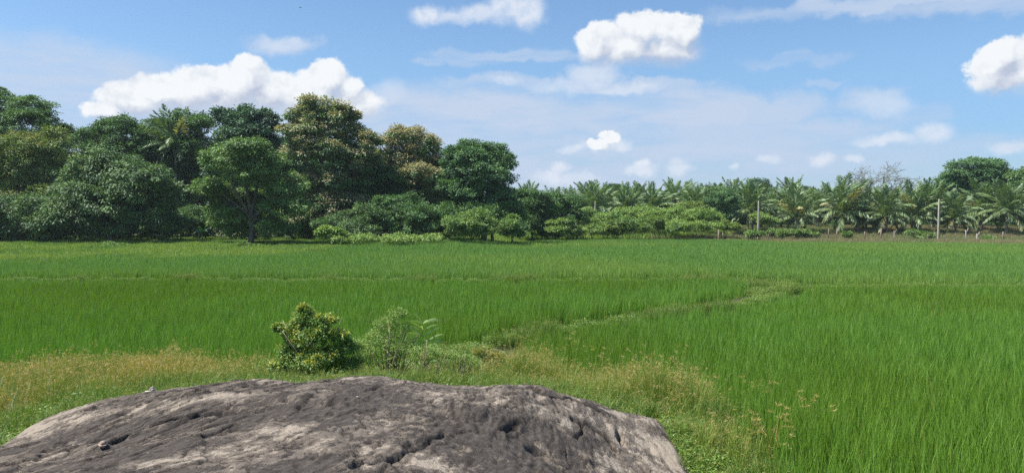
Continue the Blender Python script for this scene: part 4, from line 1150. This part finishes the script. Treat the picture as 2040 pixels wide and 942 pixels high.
# ------------------------------------------------------------------ banana plants
def banana(label, px, py, Yb, H, r, n=9, group=None):
    c = at(px, py, .2); x = (px - 1020) / F * Yb; gz_ = float(ground_z(np.array([x]), np.array([Yb]))[0])
    root = empty('banana_plant', (x, Yb, gz_), label=label, cat='banana plant', group=group)
    ms = MB(); ms.tube(np.array([[0, 0, -.2], [.03, 0, H * .3], [0, 0, H * .55]]), [H * .05, H * .045, H * .03], 8)
    obj('stem', ms.mesh('banana_stem', M_stem, True), root)
    ml = MB()
    for i in range(n):
        a = i * 2.4; L = H * (.5 + .12 * r.random()); e0 = math.radians(75 - 40 * i / n); k = 8
        p = np.array([0, 0, H * .5]); pts = [p]; 
        for j in range(k):
            e = e0 - 1.6 * (j / k) ** 1.5 * (.5 + i / n)
            p = p + np.array([math.cos(e) * math.cos(a), math.cos(e) * math.sin(a), math.sin(e)]) * L / k; pts.append(p)
        pts = np.array(pts); S = np.array([-math.sin(a), math.cos(a), 0]); wd = L * .14 * np.sin(np.pi * np.linspace(.08, .97, k + 1)) ** .6
        V = np.concatenate([pts - S * wd[:, None] + [0, 0, -.0], pts, pts + S * wd[:, None]]); V[:k + 1, 2] -= wd * .35; V[2 * (k + 1):, 2] -= wd * .35
        q = [(b_ + j, b_ + j + 1, b_ + k + 2 + j, b_ + k + 1 + j) for b_ in (0, k + 1) for j in range(k)]
        ml.add(V, q, None, r.random())
    obj('leaves', ml.mesh('banana_leaves', M_banana), root)
rb = np.random.default_rng(4)
banana('leftmost of the bluish green banana plants before the palms', 1203, 450, 110, 4.2, rb, group='banana plants')
banana('middle of the bluish green banana plants before the palms', 1216, 450, 109, 4.6, rb, group='banana plants')
banana('rightmost of the bluish green banana plants before the palms', 1230, 450, 110, 4.2, rb, group='banana plants')
banana('small bright banana plant in the shade left of the bare trunk', 402, 485, 76, 2.0, rb)
# light creeper patches in front of the wood
make_tree('s', 'pale large-leaved creeper bush right of the bare trunk', 'bush', 655, 72, [(650, 462, 16, 10), (668, 468, 18, 8)], M_light, rt, None, name='bush', h0=.4, R=.05, leaf=(.26, .2), clumpR=.35, dens=2.4, per=30)
make_tree('s', 'bright yellow-green bush on the lit strip below the wide dark shrub', 'bush', 830, 72, [(800, 476, 40, 6), (850, 476, 40, 6), (700, 478, 50, 6)], M_light, rt, None, name='bush', h0=.3, R=.05, leaf=(.2, .1), clumpR=.3, dens=2.6, per=30)
make_tree('s', 'tiny weed bush around the foot of the bare trunk', 'bush', 487, 70, [(486, 490, 10, 7), (512, 494, 8, 5)], M_bush, rt, None, name='bush', h0=.2, R=.03, leaf=(.2, .08), clumpR=.2, dens=5, per=26)
make_tree('s', 'low weedy bush around the foot of the left mango', 'bush', 225, 72, [(205, 492, 22, 6), (240, 494, 18, 5)], M_bush, rt, None, name='bush', h0=.2, R=.03, leaf=(.2, .08), clumpR=.25, dens=4, per=26)

# ------------------------------------------------------------------ poles and fence
def pole(label, px, top, base, Yb, rw=.11):
    a = atY(px, top, Yb); x = a[0]; gz_ = float(ground_z(np.array([x]), np.array([Yb]))[0])
    mb = MB(); H = a[2] - gz_
    hw = rw
    V = []; 
    for z, k in ((-.4, 1.15), (H * .5, 1.0), (H - .05, .82), (H, .70)):
        for sx, sy in ((-1, -1), (-.8, -1.0), (.8, -1), (1, -1), (1, 1), (-1, 1)):
            V.append((sx * hw * k, sy * hw * k, z))
    q = [(l * 6 + j, l * 6 + (j + 1) % 6, (l + 1) * 6 + (j + 1) % 6, (l + 1) * 6 + j) for l in range(3) for j in range(6)]
    mb.add(np.array(V), q + [(18, 19, 20, 21), (18, 21, 22, 23)])
    o = obj('concrete_pole', mb.mesh('concrete_pole', M_concrete))
    o.location = (x, Yb, gz_); o.rotation_euler = (0, math.radians(rt.normal(0, .5)), .3)
    tag(o, label, 'concrete pole', 'concrete poles along the far fence')
pole('leftmost and faintest concrete pole rising out of the bank bushes', 1185, 401, 445, 109, .08)
pole('slightly tilted concrete pole in the middle before yellowish palm', 1511, 400, 466, 103, .095)
pole('rightmost concrete pole standing before the dry slope', 1870, 397, 478, 101, .10)

def fence(label, pts, r):
    x0 = pts[0]
    root = empty('post_fence', (x0[0], x0[1], float(ground_z(np.array([x0[0]]), np.array([x0[1]]))[0])), label=label, cat='fence')
    rl = np.array(root.location); tops = []
    for (x, y, H, thick, forked) in pts:
        gz_ = float(ground_z(np.array([x]), np.array([y]))[0]); mb = MB()
        ln = r.normal(0, .07)
        p = np.array([[0, 0, -.3], [ln * .4, 0, H * .4], [ln, 0, H]])
        mb.tube(p, [thick, thick * .9, thick * .75], 6)
        if forked:
            mb.tube(np.array([[ln * .7, 0, H * .7], [ln + .18, 0, H * .9], [ln + .32, 0, H * 1.15]]), [thick * .7, thick * .6, thick * .4], 5)
        o = obj('post', mb.mesh('post', M_post if not forked else M_palebark, True), root)
        o.location = (x - rl[0], y - rl[1], gz_ - rl[2])
        tops.append((x - rl[0], y - rl[1], gz_ - rl[2], H))
    mw = MB()
    for hgt in (.35, .65, .92):
        mw.tube(np.array([(a, b_ - .06, c_ + H_ * hgt * (1.3 / H_ if H_ > 1.3 else 1)) for a, b_, c_, H_ in tops]), .010, 3)
    obj('barbed_wire', mw.mesh('wire', M_wire), root)
rf_ = np.random.default_rng(8)
def fpt(px, Yb, H, th, fk=False): return ((px - 1020) / F * Yb, Yb, H, th, fk)
fence('rustic fence of uneven wooden posts along the far field edge',
      [fpt(1212, 103, 1.3, .07), fpt(1255, 102.5, 1.2, .07), fpt(1300, 102, 1.2, .07), fpt(1345, 101.5, 1.2, .07), fpt(1390, 101, 1.3, .07), fpt(1432, 100, 1.75, .14), fpt(1441, 100, 1.4, .07), fpt(1490, 100, 1.2, .07), fpt(1530, 100, 1.2, .06), fpt(1597, 101, 1.6, .08), fpt(1650, 101, 1.9, .06),
       fpt(1667, 101, 1.9, .07), fpt(1722, 101, 1.5, .09), fpt(1754, 101, 1.9, .13), fpt(1782, 100, 1.6, .07, True), fpt(1848, 99, 1.2, .08), fpt(1876, 98.5, 1.0, .07), fpt(1880, 98, 1.1, .07), fpt(1925, 100, 1.7, .10, True), fpt(1947, 97, 1.3, .14, True), fpt(1998, 97, 1.5, .10), fpt(2060, 97, 1.4, .08)], rf_)

# ------------------------------------------------------------------ verge plants that stand out
rv = np.random.default_rng(31)
def near_bush(label, name, px, py, zt, lobes_px, mat, leaf, per, dens, clumpR, flushp, stems, cat, h0=.12, R=.012):
    b_ = at(px, py, zt); Yb = b_[1]; bz = float(ground_z(np.array([b_[0]]), np.array([Yb]))[0])
    root = empty(name, (b_[0], Yb, bz), label=label, cat=cat)
    lobes = []
    for lb in lobes_px:
        p = atY(lb[0], lb[1], Yb + (lb[4] if len(lb) > 4 else 0)); rx = lb[2] / F * Yb; rz = lb[3] / F * Yb
        lobes.append((p[0] - b_[0], p[1] - Yb, p[2] - bz, rx, rx * .8, rz))
    obj('foliage', crown_mesh(name + '_foliage', lobes, mat, rv, leaf=leaf, clumpR=clumpR, dens=dens, per=per, droop=.1, flushp=flushp, inner=.25, flat=.8), root)
    mb = MB(); L = np.array(lobes)
    for k in range(stems):
        lb = L[rv.integers(0, len(L))]; e = lb[:3] + rv.normal(0, .55, 3) * lb[3:]; e[2] = max(e[2], .1) + (lb[5] * .5 if k % 3 == 0 else 0)
        s0 = np.array([rv.normal(0, .06), rv.normal(0, .05), -.05])
        mb.tube(np.array([s0, (s0 + e) / 2 + [0, 0, .06], e]), [R, R * .7, R * .35], 4)
    obj('stems', mb.mesh(name + '_stems', M_twig), root)
    return root
near_bush('bushy leafy shrub with yellow tips behind the rock crest', 'shrub', 630, 745, .45,
          [(610, 636, 24, 18), (645, 642, 24, 18), (585, 662, 24, 20), (672, 672, 22, 18), (625, 672, 40, 28), (665, 702, 30, 22), (582, 700, 28, 22), (620, 718, 56, 22), (556, 652, 7, 5), (604, 618, 10, 9), (690, 690, 12, 10), (570, 725, 30, 14), (680, 728, 30, 12)],
          M_bush, (.044, .022), 17, 120, .055, .28, 46, 'shrub')
near_bush('low tangled dark green weed bush between the shrub and the tall weed', 'weed_bush', 780, 735, .45,
          [(790, 628, 18, 12), (768, 645, 16, 12), (795, 655, 22, 14), (750, 672, 24, 14), (780, 690, 40, 22), (725, 695, 24, 16), (820, 695, 32, 18), (770, 715, 56, 16)],
          M_light, (.034, .012), 12, 110, .06, .02, 40, 'weeds')
for lb_, px_, lobs in (('straggly pale weed bush filling the gap right of the yellow-tipped shrub', 715, [(705, 690, 16, 12), (725, 705, 24, 14), (700, 722, 28, 12)]),
                       ('low leafy weed bush around the foot of the tall pale weed', 855, [(850, 700, 28, 14), (880, 712, 26, 12), (835, 718, 28, 12)]),
                       ('small yellow-green weed bush left of the yellow-tipped shrub foot', 530, [(530, 728, 18, 9), (550, 735, 16, 8)]),
                       ('low weed bush right of the tall pale weed before the rice corner', 915, [(910, 712, 24, 10), (935, 722, 22, 10)])):
    near_bush(lb_, 'weed_bush', px_, 742, .45, lobs, M_light, (.034, .010), 13, 100, .06, .06, 18, 'weeds')
near_bush('small orange-green seedling clump left of the rice corner', 'weed_bush', 985, 735, .4, [(960, 705, 14, 10), (985, 715, 16, 10)], M_sedge, (.05, .008), 20, 60, .06, .3, 8, 'weeds')

def tall_weed(label, px, py, zt, H, r, mat, nwh=6, Lf=.42, lean=(-.08, 0), wdt=.022, cat='tall weed'):
    b_ = at(px, py, zt); bz = float(ground_z(np.array([b_[0]]), np.array([b_[1]]))[0])
    root = empty('tall_weed', (b_[0], b_[1], bz), label=label, cat=cat)
    ms = MB(); k = 8; p = np.linspace([0, 0, 0], [lean[0], lean[1], H], k); p[:, 0] += .012 * np.sin(np.arange(k) * 2)
    ms.tube(p, np.linspace(.010, .004, k), 6); obj('stem', ms.mesh('weed_stem', M_stem, True), root)
    ml = MB()
    for i in range(nwh):
        z = .28 + .72 * i / (nwh - 1); c_ = p[0] * (1 - z) + p[-1] * z
        for j in range(5 if i < nwh - 1 else 7):
            a = r.random() * 6.28 if j > 1 else (0.2 + math.pi * j + r.normal(0, .3)); L = Lf * (.6 + .5 * r.random()) * (.75 if i == nwh - 1 else 1)
            e = math.radians(r.uniform(15, 45)); m_ = 6; q = c_.copy(); pts = [q]
            for s_ in range(m_):
                ee = e - .9 * (s_ / m_) ** 2
                q = q + np.array([math.cos(ee) * math.cos(a), math.cos(ee) * math.sin(a), math.sin(ee)]) * L / m_; pts.append(q)
            pts = np.array(pts); S = np.array([-math.sin(a) * .25, math.cos(a) * .25, .85]); wd = wdt / 2 * np.sin(np.pi * np.linspace(.1, 1, m_ + 1)) ** .6
            V = np.concatenate([pts - S * wd[:, None], pts + S * wd[:, None]])
            ml.add(V, [(s_, s_ + 1, m_ + 2 + s_, m_ + 1 + s_) for s_ in range(m_)], None, r.random())
    obj('leaves', ml.mesh('weed_leaves', mat), root)
tall_weed('tall pale weed with long strap leaves standing against the rice', 850, 725, .35, 1.02, rv, M_strap, 7, .44, wdt=.036)
tall_weed('thin wispy weed rising behind the low weed bush', 745, 690, .25, 1.0, rv, M_weed, 7, .25, wdt=.01)

def grass_clump(label, px, py, zt, n, H, W, r, mat, name='grass_clump', bend=1.3, fl=0.0, rad=.12, heads=0, cat='grass clump', group=None):
    b_ = at(px, py, zt); bz = float(ground_z(np.array([b_[0]]), np.array([b_[1]]))[0])
    mb = MB(); B = np.zeros((n, 3)); B[:, :2] = r.normal(0, rad, (n, 2)); dv = r.random(n) * 6.28; h = H * (.55 + .5 * r.random(n)); bd = bend * r.random(n)
    mb.blades(B, dv, h, W, bd, r.random(n) * 6.28, r.random(n), fl * (r.random(n) < .5), segs=6)
    for i in range(heads):
        top = B[i] + np.array([math.cos(dv[i]) * h[i] * math.sin(bd[i] * .6), math.sin(dv[i]) * h[i] * math.sin(bd[i] * .6), h[i] * math.cos(bd[i] * .75)])
        q = 26; D = r.normal(0, 1, (q, 3)); D[:, 2] = D[:, 2] * .45 + .35
        mb.leaves(np.repeat(top[None], q, 0), D, r.normal(0, 1, (q, 3)), .055 * (.4 + r.random(q)), .006, r.random(q), .45)
    o = obj(name, mb.mesh(name, mat)); o.location = (b_[0], b_[1], bz)
    return tag(o, label, cat, group)
grass_clump('pale silvery tall grass clump at the far left behind the rock', 25, 800, .55, 120, .8, .018, rv, M_pale, rad=.3, bend=1.6)
grass_clump('pale arching grass blades just left of the yellow-tipped shrub', 520, 745, .4, 26, .62, .012, rv, M_pale, rad=.07, bend=1.2)
grass_clump('arching green grass clump right of the tall pale weed', 930, 715, .3, 60, .62, .012, rv, M_pale, rad=.16, bend=1.5)
SGp = 'seeding sedges standing out along the rice edge'
for px, py, zt, H, lb in [(1145, 730, .1, .75, 'lone orange-headed sedge against the rice above the rock shoulder'), (1195, 760, .15, .72, 'arching yellow sedge right of the lone orange-headed one'), (1508, 850, .0, .72, 'tan-headed sedge standing within the right-hand rice'), (1602, 905, .0, .7, 'green-headed sedge farther right within the rice'),
                          (1540, 975, .0, .72, 'wide yellow-headed sedge at the bottom edge of the rice'), (965, 752, .3, .6, 'orange sedge right of the small seedling clump'), (1345, 850, .3, .62, 'tan sedge leaning over the right end of the rock'), (1500, 960, .0, .55, 'small sedge left of the wide yellow-headed one'),
                          (405, 775, .5, .55, 'orange-headed sedge behind the left shoulder of the rock'), (345, 770, .5, .55, 'tan sedge behind the small standing stone')]:
    grass_clump(lb, px, py, zt, 22, H, .008, rv, M_sedge, 'sedge_plant', 1.1, .7, .04, 12, 'sedge', SGp)

# dry twigs lying at the right end of the rock
for lb, a_, b__, c_ in (('longer dry brown twig lying on the right end of the rock', (1248, 817), (1290, 822), (1322, 838)), ('shorter dry twig beside the longer one', (1268, 826), (1290, 830), (1306, 842)), ('curved yellow grass stalk fallen on the rock shoulder', (1222, 795), (1240, 802), (1262, 822))):
    mb = MB(); P = [rock_pt(*q) for q in (a_, b__, c_)]; P = np.array([[p[0], p[1], float(rock_full(np.array([p[0]]), np.array([p[1]]))[0]) + .025] for p in P])
    t_ = np.linspace(0, 1, 7)[:, None]; pth = (1 - t_) ** 2 * P[0] + 2 * t_ * (1 - t_) * P[1] + t_ ** 2 * P[2]
    mb.tube(pth - P[0], np.linspace(.012, .005, 7), 5)
    mb.tube(np.array([pth[3] - P[0], pth[3] - P[0] + [.06, .05, .03], pth[3] - P[0] + [.13, .06, .05]]), [.006, .004, .002], 4)
    o = obj('twig', mb.mesh('twig', M_twig, True)); o.location = P[0]; tag(o, lb, 'twig')

# stones on the rock
def stone(label, px, py, sz, r, col):
    p = rock_pt(px, py); z = float(rock_full(np.array([p[0]]), np.array([p[1]]))[0])
    import bmesh
    bm = bmesh.new(); bmesh.ops.create_icosphere(bm, subdivisions=3, radius=1)
    for v in bm.verts:
        f_ = 1 + .25 * math.sin(v.co.x * 3 + r[0]) * math.cos(v.co.y * 4 + r[1]) + .12 * math.sin(v.co.z * 7 + r[0])
        v.co = Vector((v.co.x * sz[0], v.co.y * sz[1], max(v.co.z, -.75) * sz[2])) * f_
    me = bpy.data.meshes.new('stone'); bm.to_mesh(me); bm.free(); me.materials.append(col)
    o = obj('stone', me); o.location = (p[0], p[1], z + sz[2] * .6); o.rotation_euler = (0, 0, r[0]); tag(o, label, 'stone')
M_st = simple_mat('pale_stone', (.42, .34, .26), (.62, .56, .47), 12, bump=.5)
M_st2 = simple_mat('brown_stone', (.22, .15, .11), (.36, .28, .22), 12, bump=.5)
stone('small upright stone with pale top standing on the left rock shoulder', 304, 781, (.032, .024, .034), (1.0, 2.0), M_st)
stone('flat pale stone lying beside the small upright one', 295, 787, (.034, .022, .010), (.3, 1.0), M_st)
stone('small reddish chip of stone on the dark left slope of the rock', 205, 895, (.05, .035, .025), (2.0, .5), M_st2)
stone('tiny white pebble near the crest of the rock', 712, 800, (.016, .012, .010), (.5, 1.5), M_st)
stone('tiny pale pebble on the dark left slope of the rock', 147, 884, (.012, .010, .008), (1.5, 1.5), M_st)

# bird
def bird(label, px, py, Yb, s):
    p = atY(px, py, Yb); mb = MB()
    mb.tube(np.array([[-.9, 0, 0], [-.5, 0, .02], [0, 0, .03], [.5, 0, .03], [.75, 0, .04], [.9, 0, .02]]) * s, np.array([.03, .09, .14, .11, .09, .02]) * s, 8)
    for sg in (-1, 1):
        V = np.array([[.3, .1, .05], [.35, .7, .35], [.05, 1.5, .25], [-.15, .8, .3], [-.25, .1, .05]]) * s; V[:, 1] *= sg
        V2 = V + [0, 0, .03 * s]
        mb.add(np.vstack([V, V2]), [(0, 1, 3, 4), (5, 6, 8, 9)] + [(i, (i + 1) % 5, 5 + (i + 1) % 5, 5 + i) for i in range(5)], [(1, 2, 3), (6, 7, 8)])
    o = obj('bird', mb.mesh('bird', simple_mat('dark_feather', (.02, .02, .02), (.05, .045, .04), 9), False)); o.location = p; o.rotation_euler = (.3, 0, .6); tag(o, label, 'bird')
bird('tiny dark bird flying high above the left wood', 598, 16, 110, .22)

# ------------------------------------------------------------------ thin humid air between here and the palms
mhz, t, out = new_mat('humid_air')
pv = t.node('ShaderNodeVolumePrincipled')
pv.inputs['Color'].default_value = (0.80, 0.88, 1.0, 1)
pv.inputs['Density'].default_value = 0.00020
pv.inputs['Anisotropy'].default_value = 0.2
t.l.new(pv.outputs[0], out.inputs['Volume'])
hx = 2560.0
V = [(-hx, -hx, -1.5), (hx, -hx, -1.5), (hx, hx, -1.5), (-hx, hx, -1.5), (-hx, -hx, 32), (hx, -hx, 32), (hx, hx, 32), (-hx, hx, 32)]
hz = obj('haze', mesh_np('haze', V, [[(0, 3, 2, 1), (4, 5, 6, 7), (0, 1, 5, 4), (1, 2, 6, 5), (2, 3, 7, 6), (3, 0, 4, 7)]], mhz))
tag(hz, 'thin bluish humid air over the fields', 'haze', kind='stuff')
